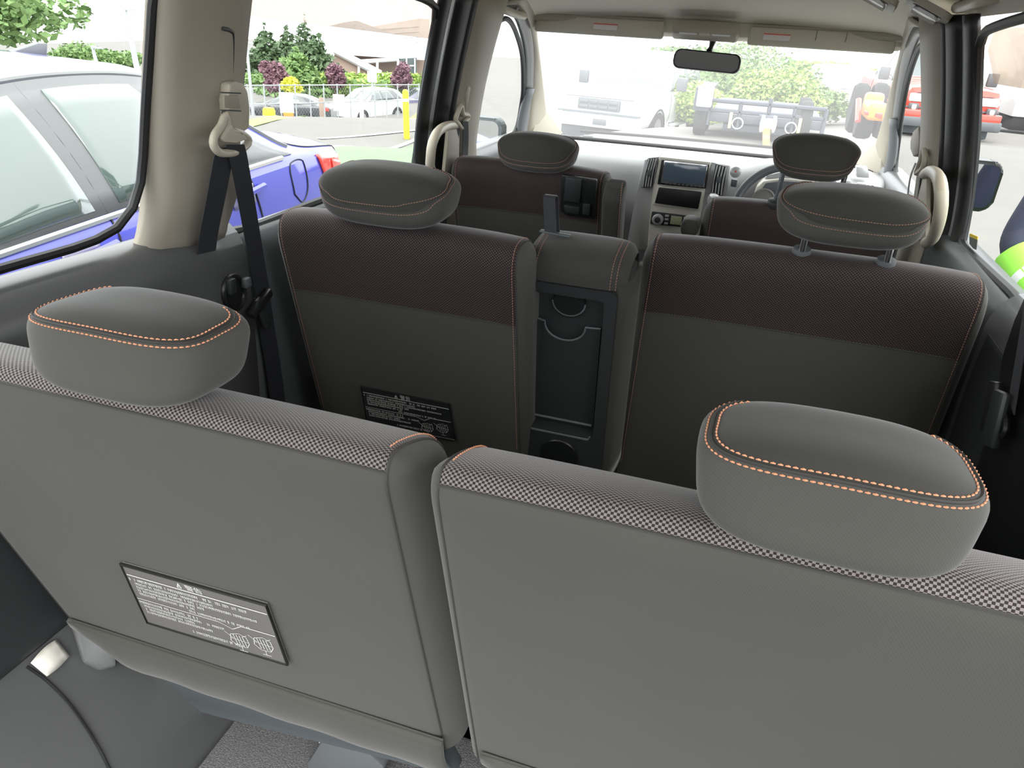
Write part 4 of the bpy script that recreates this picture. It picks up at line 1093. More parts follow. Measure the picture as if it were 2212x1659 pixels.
mat('leaf_purple', (.22, .12, .15), rough=.7, var=(2, .3))
mat('bark', (.12, .08, .06), rough=.9, bump=(30, .5, .02))
mat('roof_grey', (.30, .32, .35), rough=.8, var=(3, .06))
mat('wall_brown', (.36, .27, .22), rough=.85, var=(4, .1))
mat('wall_white', (.74, .75, .77), rough=.8)
mat('metal_post', (.42, .44, .46), rough=.5, metal=.5)
mat('trailer_paint', (.055, .065, .085), rough=.5)
mat('cloth_navy', (.035, .040, .075), rough=.8)
mat('hi_vis', (.30, .75, .08), rough=.6)
mat('hi_vis_tape', (.70, .72, .72), rough=.35)
mat('skin', (.55, .36, .27), rough=.6)
mat('hair_dark', (.03, .022, .018), rough=.7)
mat('cone_orange', (.85, .25, .05), rough=.6)

CTRL = [(0, 0, 0), (-2.5, 1, 0), (-2.5, 4, 0), (2.5, 0, 0), (0, 5, 0), (3, 4, 0), (-1, -6, 0), (.3, 14.5, .05), (3.8, 13.5, .30), (2, 9, .15), (-3.6, 21.5, -.95), (-6.9, 15.4, -.72), (-5, 8, -.2),
        (-18, 35, -3.1), (-21.8, 33.4, -3.4), (-14, 26, -2.2), (-45, 60, -5), (20, 60, -1.5), (-5, 60, -2.5), (40, 30, 0), (-40, 5, -3), (8, 18, -.02), (5.5, 20, -.02), (7, 26, -.4), (30, -20, .5), (-20, -20, -1)]
def gz(x, y):
    sw_ = 0; sz = 0
    for a, b_, c in CTRL:
        w_ = 1 / ((x - a) ** 2 + (y - b_) ** 2 + .6) ** 1.6; sw_ += w_; sz += w_ * c
    return sz / sw_
def ong(px, py, dmax=90):
    d_ = ray(px, py); t_ = 1.0
    for _ in range(1500):
        p = CAM + d_ * t_
        if p.z <= gz(p.x, p.y): return p
        t_ *= 1.004
        if t_ > dmax: break
    return p
nx_, ny_ = 90, 90
G = []
for i in range(nx_):
    u = -1 + 2 * i / (nx_ - 1); x = -2 + 75 * math.copysign(abs(u) ** 1.8, u)
    row = []
    for j in range(ny_):
        v_ = -1 + 2 * j / (ny_ - 1); y = 8 + 95 * math.copysign(abs(v_) ** 1.8, v_)
        row.append(V((x, y, gz(x, y))))
    G.append(row)
gr = grid('ground', G, 'asphalt'); gr['kind'] = 'structure'
def ground_patch(name, quad, m, label, cat, n=12, h=.015):
    P = [ong(*q_) for q_ in quad]; G = []
    for i in range(n):
        a = P[0].lerp(P[1], i / (n - 1)); b_ = P[3].lerp(P[2], i / (n - 1)); row = []
        for j in range(n):
            p = a.lerp(b_, j / (n - 1)); row.append(V((p.x, p.y, gz(p.x, p.y) + h)))
        G.append(row)
    o = grid(name, G, m, solid=.01, soff=0); props(o, label, cat); o['kind'] = 'structure'; return o
ground_patch('pavement_paint', [(640, 326), (905, 312), (905, 400), (560, 480)], 'green_paint', 'pale green painted pavement beyond the blue sedan', 'pavement')
ground_patch('verge', [(520, 262), (905, 240), (905, 256), (520, 282)], 'grass_verge', 'grass verge along the far side of the street', 'verge')
a, b_ = far(600, 279, 31), far(905, 258, 38)
cb = tube('curb', [a.lerp(b_, k / 14) for k in range(15)], .07, 'curb_yellow', n=6); props(cb, 'yellow painted kerb along the far street edge', 'kerb', kind='structure')
for k, (q0, q1) in enumerate((((690, 302), (905, 283)), ((700, 322), (905, 300)))):
    a, b_ = ong(*q0), ong(*q1); s_ = (b_ - a).normalized().cross(V((0, 0, 1))) * .07
    G = [[V((p.x, p.y, gz(p.x, p.y) + .02)) for p in (c - s_, c + s_)] for c in [a.lerp(b_, i / 14) for i in range(15)]]
    o = grid('road_line', G, 'paint_white', solid=.006, soff=0); props(o, ('farther' if k == 0 else 'nearer') + ' white road line on the street past the blue sedan', 'road line', kind='structure')

# ---------------------------------------------------------------- cars
class Car:
    """body as one lofted surface S(L, t): L metres from the nose, t from sill (0) over belt (.46) and roof rail (.8) to centre line (1)"""
    TS = [0, .20, .42, .46, .80, .90, 1.0]
    def __init__(s, st, name, label, cat, paint, loc, yaw, group=None):
        s.st = st; s.ln = st[-1][0]; s.paint = paint
        s.root = thing(name, label, cat, loc, group); s.root.rotation_euler = (0, 0, yaw)
        s.M = Matrix.LocRotScale(V(loc), s.root.rotation_euler, None)
    def par(s, L):
        st = s.st; i = 0
        while i < len(st) - 2 and st[i + 1][0] < L: i += 1
        a, b_ = st[i], st[i + 1]; f = min(1, max(0, (L - a[0]) / (b_[0] - a[0])))
        p0 = st[max(i - 1, 0)]; p3 = st[min(i + 2, len(st) - 1)]
        o = []
        for k in range(1, 7):
            m1 = (b_[k] - p0[k]) / max(1e-6, b_[0] - p0[0]); m2 = (p3[k] - a[k]) / max(1e-6, p3[0] - a[0]); h = b_[0] - a[0]
            dlt = (b_[k] - a[k]) / h
            if dlt == 0 or m1 * dlt < 0: m1 = 0
            if dlt == 0 or m2 * dlt < 0: m2 = 0
            m1 = math.copysign(min(abs(m1), 2.2 * abs(dlt)), m1) if m1 else 0; m2 = math.copysign(min(abs(m2), 2.2 * abs(dlt)), m2) if m2 else 0
            o.append((2 * f ** 3 - 3 * f * f + 1) * a[k] + (f ** 3 - 2 * f * f + f) * h * m1 + (-2 * f ** 3 + 3 * f * f) * b_[k] + (f ** 3 - f * f) * h * m2)
        return o
    def S(s, L, t, side=1):
        zs, w_, zb, wr, zr, zt = s.par(L)
        P = [(w_ * .94, zs), (w_, zs + .48 * (zb - zs)), (w_ * .985, zb - .03), (w_ * .955, zb), (wr, zr), (wr * .72, zr + .78 * (zt - zr)), (0, zt)]
        T = s.TS; i = 0
        while i < 5 and T[i + 1] < t: i += 1
        f = min(1, max(0, (t - T[i]) / (T[i + 1] - T[i]))); a, b_ = P[i], P[i + 1]
        x = a[0] + (b_[0] - a[0]) * f; z = a[1] + (b_[1] - a[1]) * f
        if i == 3: x += .030 * math.sin(math.pi * f) * (zr - zb) / .45
        if i in (0, 1): x += .012 * math.sin(math.pi * f)
        return V((side * x, L, z))
    def N(s, L, t, side):
        d_ = .01
        n = (s.S(L + d_, t, side) - s.S(L - d_, t, side)).cross(s.S(L, min(1, t + d_), side) - s.S(L, max(0, t - d_), side))
        n = n.normalized() if n.length > 1e-9 else V((side, 0, 0))
        c = V((0, L, .7)); q_ = s.S(L, t, side) - c
        return n if n.dot(q_) > 0 else -n
    def W(s, p): return s.M @ p
    def body(s, nL=70):
        G = []; tt = [0, .05, .1, .15, .2, .26, .32, .38, .42, .44, .46, .52, .58, .64, .7, .76, .8, .83, .86, .9, .93, .965, 1]
        for i in range(nL + 1):
            L = s.ln * i / nL
            G.append([s.W(s.S(L, t, -1)) for t in tt] + [s.W(s.S(L, t, 1)) for t in reversed(tt[:-1])])
        o = grid('body', G, s.paint, s.root, angle=35)
        for L, nm in ((0, 'front_panel'), (s.ln, 'rear_panel')):
            P = [s.W(s.S(L, t, -1)) for t in tt] + [s.W(s.S(L, t, 1)) for t in reversed(tt[:-1])]
            mesh(nm, P, [tuple(range(len(P)))], s.paint, s.root, smooth=False)
        return o
    def patch(s, name, quad, m, side, off=.004, nu=10, nv=6, solid=.006, par=None):
        (a, b_, c, d_) = [V((q_[0], q_[1], 0)) for q_ in quad]; G = []
        for i in range(nu + 1):
            row = []
            for j in range(nv + 1):
                q_ = a.lerp(b_, i / nu).lerp(d_.lerp(c, i / nu), j / nv); row.append(s.W(s.S(q_.x, q_.y, side) + s.N(q_.x, q_.y, side) * off))
            G.append(row)
        return grid(name, G, m, par or s.root, solid=solid, soff=0)
    def line(s, name, P, m, side, r=.004, off=.002, n=24, par=None):
        Q = cat_rom([V((a, b_, 0)) for a, b_ in P], n)
        return tube(name, [s.W(s.S(q_.x, q_.y, side) + s.N(q_.x, q_.y, side) * off) for q_ in Q], r, m, par or s.root, n=6)
    def wheels(s, Ls, r, x, wd=.20):
        for L in Ls:
            for sd_ in (-1, 1):
                c = V((sd_ * (x - wd / 2), L, r)); ax_ = (s.M.to_3x3() @ V((sd_, 0, 0)))
                ty = lathe('wheel', [(r * .62, -wd / 2), (r * .95, -wd / 2), (r, -wd * .35), (r, wd * .35), (r * .95, wd / 2), (r * .66, wd / 2), (r * .62, wd * .38)], s.W(c), ax_, 'tyre', s.root, n=26)
                lathe('rim', [(r * .62, wd * .30), (r * .64, wd * .46), (r * .5, wd * .40), (r * .18, wd * .44), (.01, wd * .46)], s.W(c), ax_, 'rim_metal', ty, n=20)
                lathe('wheel_arch', [(r * 1.13, -wd / 2), (r * 1.13, wd / 2 + .005), (r * 1.02, wd / 2 + .006), (r * 1.0, 0)], s.W(c), ax_, 'tyre', s.root, n=26)
    def cbox(s, name, c, sz, m, bev=.01, par=None, rot=None):
        R_ = s.M.to_3x3(); R_ = R_ @ rot if rot is not None else R_
        return box(name, s.W(V(c)), sz, m, par or s.root, bev=bev, rot=R_)
def sedan_st(k=1.0, h=1.0, wv=.90):
    # (L, sill z, half width, belt z, roof rail half width, roof rail z, centre top z)
    return [(0, .32, wv * .55, .60, wv * .45, .64, .66), (.10, .26, wv * .80, .66, wv * .66, .70, .73), (.45, .22, wv * .97, .76, wv * .78, .80, .84), (1.0, .20, wv, .84 * h, wv * .80, .885 * h, .92 * h), (1.35, .20, wv, .90 * h, wv * .79, .945 * h, .99 * h),
            (1.9, .20, wv, .92 * h, wv * .72, 1.20 * h, 1.24 * h), (2.25, .20, wv, .935 * h, wv * .68, 1.355 * h, 1.405 * h), (2.7, .20, wv, .955 * h, wv * .67, 1.385 * h, 1.445 * h), (3.2, .20, wv, .98 * h, wv * .67, 1.35 * h, 1.415 * h), (3.65, .21, wv, .995 * h, wv * .69, 1.21 * h, 1.265 * h), (4.0, .22, wv * .985, 1.0 * h, wv * .74, 1.035 * h, 1.085 * h), (4.3, .24, wv * .95, .985 * h, wv * .76, 1.01 * h, 1.04 * h), (4.48, .28, wv * .88, .955 * h, wv * .72, .98 * h, 1.0 * h), (4.58, .34, wv * .78, .87, wv * .66, .885, .90)]
def side_windows(c, L0, L1, L2, L3, m='car_glass', film='pillar_film'):
    for sd_ in (-1, 1):
        c.patch('window_surround', [(L0 - .22, .475), (L3 + .20, .475), (L3 - .42, .80), (L0 + .32, .80)], film, sd_, off=.003, nu=24)
        c.patch('front_window', [(L0, .49), (L1 - .05, .49), (L1 - .10, .775), (L0 + .42, .775)], m, sd_, off=.007, nu=14)
        c.patch('rear_window', [(L1 + .07, .49), (L2, .49), (L2 - .30, .775), (L1 + .04, .775)], m, sd_, off=.007, nu=14)
        c.line('belt_chrome', [(L0 - .2, .465), (L1, .465), (L3 + .1, .465)], 'chrome', sd_, r=.012, off=.004)
        c.line('door_gap', [(L1 - .02, .02), (L1 - .01, .25), (L1, .45), (L1 + .0, .475), (L1 - .04, .80)], 'ink_black', sd_, r=.004)
        c.line('door_gap', [(L0 - .12, .02), (L0 - .14, .25), (L0 - .16, .45)], 'ink_black', sd_, r=.004)
        c.line('door_gap', [(L2 - .12, .10), (L2 + .10, .25), (L2 + .06, .45)], 'ink_black', sd_, r=.004)
def glaze(c, wf, wr_, m='car_glass'):
    for sd_ in (-1, 1):
        c.patch('windscreen', [(wf[0], .82), (wf[1], .82), (wf[1], 1.0), (wf[0], 1.0)], m, sd_, off=.005)
        c.patch('rear_screen', [(wr_[0], .82), (wr_[1], .82), (wr_[1], 1.0), (wr_[0], 1.0)], m, sd_, off=.005)

# blue sedan beside the van, tail towards the front of the van
bl = Car([((q_[0] if q_[0] < 2.6 else 2.6 + (q_[0] - 2.6) * .90),) + q_[1:] for q_ in sedan_st(1, 1.0, .92)], 'blue_sedan', 'bright blue sedan parked close beside the van window', 'car', 'paint_blue', (-2.70, -.42, 0), .03)
bl.body(90); side_windows(bl, 1.55, 2.47, 3.22, 3.50, m='car_glass_pale'); glaze(bl, (1.42, 2.12), (3.28, 3.78)); bl.wheels((.86, 3.42), .31, .93)
for sd_ in (-1, 1):
    bl.line('drip_rail', [(1.45, .60), (1.75, .76), (2.2, .805), (2.7, .808), (3.14, .80), (3.58, .70), (3.76, .58)], 'pillar_film', sd_, r=.012, off=.002, n=40)
    for L in (2.30, 3.22):
        bl.patch('handle_cup', [(L - .09, .36), (L + .07, .36), (L + .07, .41), (L - .09, .41)], 'paint_purple', sd_, off=.003, nu=6, nv=4)
        bl.line('door_handle', [(L - .06, .385), (L, .390), (L + .13, .395)], 'paint_blue', sd_, r=.016, off=.022, n=10)
    bl.patch('tail_lamp', [(3.98, .33), (4.32, .30), (4.32, .41), (3.90, .43)], 'lamp_red', sd_, off=.006, nu=10)
    bl.patch('tail_lamp_lens', [(4.06, .35), (4.20, .34), (4.22, .39), (4.06, .405)], 'paint_red', sd_, off=.014, nu=6)
    bl.patch('head_lamp', [(.12, .30), (.50, .34), (.58, .42), (.14, .40)], 'lamp_clear', sd_, off=.005)
    bl.line('boot_gap', [(3.84, .86), (3.86, .70), (3.95, .56), (4.20, .50), (4.30, .44)], 'ink_black', sd_, r=.004, n=30)
    bl.line('fuel_flap', [(3.62, .34), (3.62, .42), (3.74, .43), (3.76, .35), (3.69, .31), (3.62, .34)], 'ink_black', sd_, r=.0035, n=30)
    bl.line('bumper_gap', [(3.78, .10), (3.95, .22), (4.02, .30), (4.3, .28)], 'ink_black', sd_, r=.004)
    bl.cbox('door_mirror', (sd_ * 1.0, 1.62, 1.0), (.18, .10, .12), 'paint_blue', .03)
prism('aerial_fin', [bl.W(V((-.02, q_, w__))) for q_, w__ in ((2.98, 1.42), (3.18, 1.40), (3.20, 1.46), (3.15, 1.46))], (.04, 0, 0), 'pillar_film', bl.root, bev=.008)
box('seat_headrest', bl.W(V((-.35, 2.55, 1.02))), (.25, .08, .16), 'plastic_dark', bl.root, bev=.03)

# cars across the street
def far_car(name, label, cat, paint, px, py, D, yaw, st, wins, gl, wh, **k):
    p = far(px, py, D); z = gz(p.x, p.y)
    L = st[-1][0]; off = Matrix.Rotation(yaw, 3, 'Z') @ V((0, L / 2, 0))
    c = Car(st, name, label, cat, paint, (p.x - off.x, p.y - off.y, p.z if k.get('exact') else z), yaw, k.get('group'))
    c.body(40); side_windows(c, *wins); glaze(c, *gl); c.wheels(*wh)
    for sd_ in (-1, 1):
        c.patch('tail_lamp', [(L - .35, .33), (L - .08, .32), (L - .08, .42), (L - .35, .43)], 'lamp_red', sd_, off=.01)
        c.patch('head_lamp', [(.15, .32), (.50, .34), (.58, .44), (.18, .42)], 'lamp_clear', sd_, off=.01)
        c.cbox('door_mirror', (sd_ * (wh[2] + .08), wins[0] + .1, 1.0), (.16, .1, .12), paint, .03)
    return c
W4 = (1.55, 2.45, 3.30, 3.60)
far_car('dark_sedan', 'dark sedan parked across the street behind the fence', 'car', 'paint_black', 622, 268, 40, math.radians(-72), sedan_st(1, 1, .9), W4, ((1.42, 2.12), (3.35, 3.92)), ((.86, 3.55), .32, .91), exact=True, group='cars across the street')
def suv_st(h=1.0, w_=.93):
    return [(0, .40, w_ * .6, .80, w_ * .5, .86, .88), (.12, .32, w_ * .86, .88, w_ * .7, .94, .96), (.5, .28, w_ * .98, .98, w_ * .78, 1.02, 1.05), (1.2, .26, w_, 1.06 * h, w_ * .80, 1.10 * h, 1.13 * h), (1.75, .26, w_, 1.09 * h, w_ * .76, 1.38 * h, 1.42 * h), (2.2, .26, w_, 1.10 * h, w_ * .73, 1.60 * h, 1.66 * h), (3.0, .26, w_, 1.12 * h, w_ * .72, 1.62 * h, 1.69 * h), (3.9, .28, w_, 1.14 * h, w_ * .72, 1.58 * h, 1.65 * h), (4.35, .32, w_ * .97, 1.13 * h, w_ * .74, 1.35 * h, 1.42 * h), (4.6, .40, w_ * .9, 1.05 * h, w_ * .74, 1.10 * h, 1.14 * h)]
WS = (1.55, 2.5, 3.45, 3.95)
far_car('white_suv', 'white and silver SUV parked across the street', 'car', 'paint_white', 795, 262, 43, math.radians(-14), suv_st(), WS, ((1.3, 2.05), (4.0, 4.4)), ((.9, 3.65), .36, .95), exact=True, group='cars across the street')
far_car('purple_car', 'dark violet car half hidden behind the yellow bollard', 'car', 'paint_purple', 905, 247, 49, math.radians(-40), suv_st(.92), WS, ((1.3, 2.05), (4.0, 4.4)), ((.9, 3.65), .34, .95), exact=True, group='cars across the street')

# bollards
def post_at(name, label, cat, px, py, D, h, r, m, exact=True):
    p = far(px, py, D); t_ = thing(name, label, cat, tuple(p))
    return t_, p
t_, p = post_at('bollard', 'yellow flexible bollard on the street beside the door frame', 'bollard', 879, 306, 17, 1.1, .06, 'yellow')
lathe('post', [(.065, 0), (.065, .95), (.06, 1.03), (.03, 1.06)], p, (-.03, .0, 1), 'yellow', t_, n=14); lathe('base', [(.15, 0), (.14, .04), (.08, .06)], p, (0, 0, 1), 'tyre', t_, n=14)
lathe('band', [(.067, .82), (.067, .88)], p, (-.03, 0, 1), 'paint_white', t_, n=14)
t_, p = post_at('bollard', 'white flexible bollard on the street before the white car', 'bollard', 782, 272, 28, 1.0, .06, 'paint_white')
lathe('post', [(.07, 0), (.07, .95), (.06, 1.05), (.03, 1.1)], p, (0, 0, 1), 'paint_white', t_, n=14); lathe('base', [(.16, 0), (.15, .04), (.08, .06)], p, (0, 0, 1), 'tyre', t_, n=14)
# chain-link fence with posts along the verge
fn = thing('chain_link_fence', 'chain-link fence with metal posts behind the parked cars', 'fence', tuple(far(530, 268, 34)))
A0, A1 = far(505, 272, 33), far(905, 250, 41)
for k in range(15):
    p = A0.lerp(A1, k / 14); tube('post', [p, p + V((0, 0, 1.55))], .035, 'metal_post', fn, n=6)
for h_ in (1.5, .78): tube('rail', [A0 + V((0, 0, h_)), A1 + V((0, 0, h_))], .025, 'metal_post', fn, n=6)
bm = bmesh.new(); Lf = (A1 - A0).length; ex_ = (A1 - A0).normalized(); nseg = int(Lf / .16)
for k in range(nseg):
    for s_ in (1, -1):
        a = A0 + ex_ * (Lf * k / nseg) + V((0, 0, .05 if s_ > 0 else 1.5)); b_ = a + ex_ * 1.4 * .9 + V((0, 0, 1.45 * s_))
        d_ = V((0, 0, .004)); bm.faces.new([bm.verts.new(q_) for q_ in (a - d_, a + d_, b_ + d_, b_ - d_)])
o = frombm('wire_mesh', bm, 'metal_post', fn, smooth=False); o['kind'] = 'stuff'
# street lamp poles
for lab, (x0, y0, x1, y1), D, r in (('tall grey street pole just past the beige pillar', (532, 90, 547, 250), 30, .06), ('leaning grey utility pole behind the blue sedan roof', (268, 15, 297, 152), 22, .07), ('short pale pole standing behind the blue sedan roof', (199, 98, 208, 135), 24, .05), ('thin metal pole with small sign by the hedge', (803, 165, 806, 205), 36, .05)):
    a = far(x0, y0, D); b_ = far(x1, y1, D); t_ = thing('street_pole', lab, 'pole', tuple(b_), 'street poles')
    tube('shaft', [b_, a], [r, r * .75], 'metal_post', t_, n=8); box('arm' if D < 32 else 'sign', a + V((.12, 0, -.05)) if D < 32 else b_ + V((0, -.06, .75)), (.30, .06, .05) if D < 32 else (.45, .03, .45), 'metal_post' if D < 32 else 'paint_white', t_, bev=.005)
# notice boards on the fence
for lab, px, py, D, m_, sz in (('white notice with orange foot hung on the fence by the dark sedan', 619, 222, 33.5, 'paint_white', (.55, .03, .8)), ('small white notice on the fence between the cars', 732, 222, 36, 'paint_white', (.5, .03, .7)), ('brown post plate standing behind the fence', 695, 238, 37, 'wall_brown', (.22, .03, 1.1))):
    p = far(px, py, D); t_ = thing('notice', lab, 'notice', tuple(p), 'fence notices'); box('board', p, sz, m_, t_, bev=.01, rot=R3(0, 0, .5))
    if sz[0] == .55: box('board_foot', p + V((.05, 0, -.5)), (.4, .04, .25), 'cone_orange', t_, bev=.01, rot=R3(0, 0, .5))
t_, p = post_at('yellow_barrel', 'yellow barrel in front of the dark sedan', 'barrel', 583, 268, 32, .7, .3, 'yellow')
lathe('drum', [(.22, 0), (.24, .1), (.24, .5), (.2, .6)], p, (0, 0, 1), 'yellow', t_, n=14); lathe('rim', [(.25, .28), (.25, .33)], p, (0, 0, 1), 'curb_yellow', t_, n=14)

# ---------------------------------------------------------------- trees and shrubs
def leafcloud(name, pts, size, m, par, n, rnd, flat=.6):
    """n leaf sprays (two crossed blades each) scattered over ellipsoids pts = [(center, (rx, ry, rz))]"""
    bm = bmesh.new(); tot = [c[1][0] * c[1][1] + c[1][0] * c[1][2] for c in pts]; S_ = sum(tot)
    for (c, r), w_ in zip(pts, tot):
        for _ in range(int(n * w_ / S_)):
            d_ = V((rnd.gauss(0, 1), rnd.gauss(0, 1), rnd.gauss(0, 1))).normalized(); k = rnd.uniform(.62, 1.05)
            p = V(c) + V((d_.x * r[0], d_.y * r[1], d_.z * r[2])) * k
            a = V((rnd.gauss(0, 1), rnd.gauss(0, 1), rnd.gauss(0, .6))).normalized(); b_ = a.cross(V((rnd.gauss(0, 1), rnd.gauss(0, 1), rnd.gauss(0, 1)))).normalized(); s_ = size * rnd.uniform(.6, 1.3)
            bm.faces.new([bm.verts.new(q_) for q_ in (p - a * s_, p - b_ * s_ * .5, p + a * s_, p + b_ * s_ * .5)])
    o = frombm(name, bm, m, par, smooth=False); return o
def conifer(label, px, top, base, D, wd, m, seed, group='conifers beyond the street'):
    rnd = random.Random(seed); b_ = far(px, base, D); a = far(px, top, D); H = a.z - b_.z
    t_ = thing('conifer', label, 'tree', tuple(b_), group); tube('trunk', [b_ - V((0, 0, .5)), b_ + V((0, 0, H * .8))], [.25, .05], 'bark', t_, n=7)
    pts = []
    for k in range(9):
        f = k / 8; r = wd * (1 - f) ** .85 + .12; pts.append((b_ + V((rnd.uniform(-.2, .2), rnd.uniform(-.2, .2), H * (.06 + .92 * f))), (r, r, H * .085)))
    leafcloud('foliage', pts, .22, m, t_, 5200, rnd); return t_
conifer('dark conifer at the left of the row beyond the street', 583, 58, 205, 62, 2.3, 'leaf_dark', 1)
conifer('slender dark conifer in the middle of the row', 625, 63, 205, 70, 2.2, 'leaf_dark', 2)
conifer('tallest conifer, its tip just under the rain visor', 665, 42, 205, 78, 3.1, 'leaf_dark', 3)
conifer('bushy conifer in front of the grey roof', 690, 80, 205, 57, 2.3, 'leaf_dark', 4)
conifer('low broad conifer below the tallest one', 645, 110, 206, 51, 2.3, 'leaf_mid', 14)
def shrub(name, label, cat, px, top, base, D, wd, m, seed, size=.14, n=2200, group=None, blobs=7):
    rnd = random.Random(seed); b_ = far(px, base, D); H = far(px, top, D).z - b_.z
    t_ = thing(name, label, cat, tuple(b_), group); tube('trunk', [b_ - V((0, 0, .3)), b_ + V((0, 0, H * .5))], [max(.03, wd * .05), .03], 'bark', t_, n=6)
    pts = [(b_ + V((rnd.uniform(-wd, wd) * .5, rnd.uniform(-wd, wd) * .5, H * rnd.uniform(.3, .8))), (wd * rnd.uniform(.45, .7), wd * rnd.uniform(.45, .7), H * rnd.uniform(.2, .3))) for _ in range(blobs)]
    leafcloud('foliage', pts, size, m, t_, n, rnd); return t_
shrub('purple_tree', 'small purple leafed tree before the conifers', 'tree', 594, 132, 205, 46, .7, 'leaf_purple', 5, group='purple leafed trees')
shrub('purple_tree', 'purple leafed tree rising out of the hedge', 'tree', 724, 140, 206, 50, .75, 'leaf_purple', 6, group='purple leafed trees')
shrub('purple_tree', 'purple leafed tree before the building window', 'tree', 872, 135, 200, 50, .7, 'leaf_purple', 7, group='purple leafed trees')
shrub('yellow_shrub', 'bright yellow shrub before the conifers', 'shrub', 629, 166, 205, 45, .55, 'leaf_yellow', 8)
shrub('green_tree', 'mid green tree at the left edge of the conifer row', 'tree', 548, 150, 208, 56, 2.2, 'leaf_mid', 9)
shrub('green_tree', 'leafy tree cut by the top left corner of the frame', 'tree', -5, -60, 135, 30, 2.6, 'leaf_mid', 10, size=.16, n=2600)
for k, (px, tp) in enumerate(((165, 105), (205, 90), (240, 108), (290, 115))):
    shrub('green_tree', ('small round tree, leftmost behind the blue sedan roof', 'taller pointed tree behind the blue sedan roof', 'low tree between the poles behind the blue sedan', 'low tree beside the black window seal')[k], 'tree', px, tp, 150, 55, 1.9, 'leaf_mid', 30 + k, n=1000)
hd = thing('hedge', 'clipped bright green hedge before the building', 'hedge', tuple(far(790, 205, 51)))
rnd = random.Random(3); hp = [far(690 + k * 11, 205, 51) for k in range(21)]
leafcloud('foliage', [(p + V((0, 0, .55)), (.7, .7, .75)) for p in hp], .16, 'leaf_bright', hd, 4200, rnd)
bm = bmesh.new(); bm_box(bm, (hp[0] + hp[-1]) / 2 + V((0, 0, .5)), ((hp[-1] - hp[0]).length, .9, .9), .1, 1, R3(0, 0, math.atan2((hp[-1] - hp[0]).y, (hp[-1] - hp[0]).x))); frombm('core', bm, 'leaf_mid', hd)

# ---------------------------------------------------------------- building across the street
bd = thing('building', 'grey roofed building with brown walls and white gable', 'building', tuple(far(790, 200, 75)))
def B(px, py, D=75): return far(px, py, D)
prism('wall', [B(690, 205, 76), B(690, 112, 76), B(905, 128, 76), B(905, 205, 76)], (1.0, 2.0, 0), 'wall_brown', bd)
prism('roof', [B(688, 62, 80), B(745, 48, 80), B(915, 112, 74), B(915, 130, 73.5), B(690, 115, 73.5)], (.6, 1.2, .2), 'roof_grey', bd)
prism('upper_wall', [B(790, 60, 82), B(905, 40, 82), B(905, 120, 82), B(860, 118, 82)], (.6, 1.2, 0), 'wall_white', bd)
for y0 in range(66, 116, 11): tube('siding_joint', [B(800, y0, 81.8), B(905, y0 - 8, 81.8)], .03, 'roof_grey', bd, n=4)
prism('gable', [B(700, 165, 73), B(722, 113, 73), B(815, 160, 73), B(815, 168, 73)], (.3, .6, 0), 'wall_brown', bd)
tube('gable_board', [B(722, 108, 72.6), B(822, 160, 72.6)], .32, 'paint_white', bd, n=6)
tube('gable_board', [B(722, 108, 72.6), B(704, 152, 72.6)], .20, 'paint_white', bd, n=6)
tube('fascia', [B(770, 134, 73), B(862, 128, 73)], .18, 'paint_white', bd, n=6)
tube('porch_rail', [B(770, 165, 72.5), B(862, 160, 72.5)], .12, 'paint_white', bd, n=6)
for px in (775, 815, 860): tube('column', [B(px, 130, 72.6), B(px, 200, 72.6)], .12, 'paint_white', bd, n=6)
wn = prism('window', [B(860, 127, 72.8), B(896, 125, 72.8), B(896, 158, 72.8), B(860, 159, 72.8)], (.1, .2, 0), 'car_glass', bd)
for k in (0, .5, 1): tube('mullion', [B(860 + 36 * k, 126, 72.6), B(860 + 36 * k, 158, 72.6)], .07, 'paint_white', wn, n=4)
tube('mullion', [B(860, 143, 72.6), B(896, 142, 72.6)], .06, 'paint_white', wn, n=4)

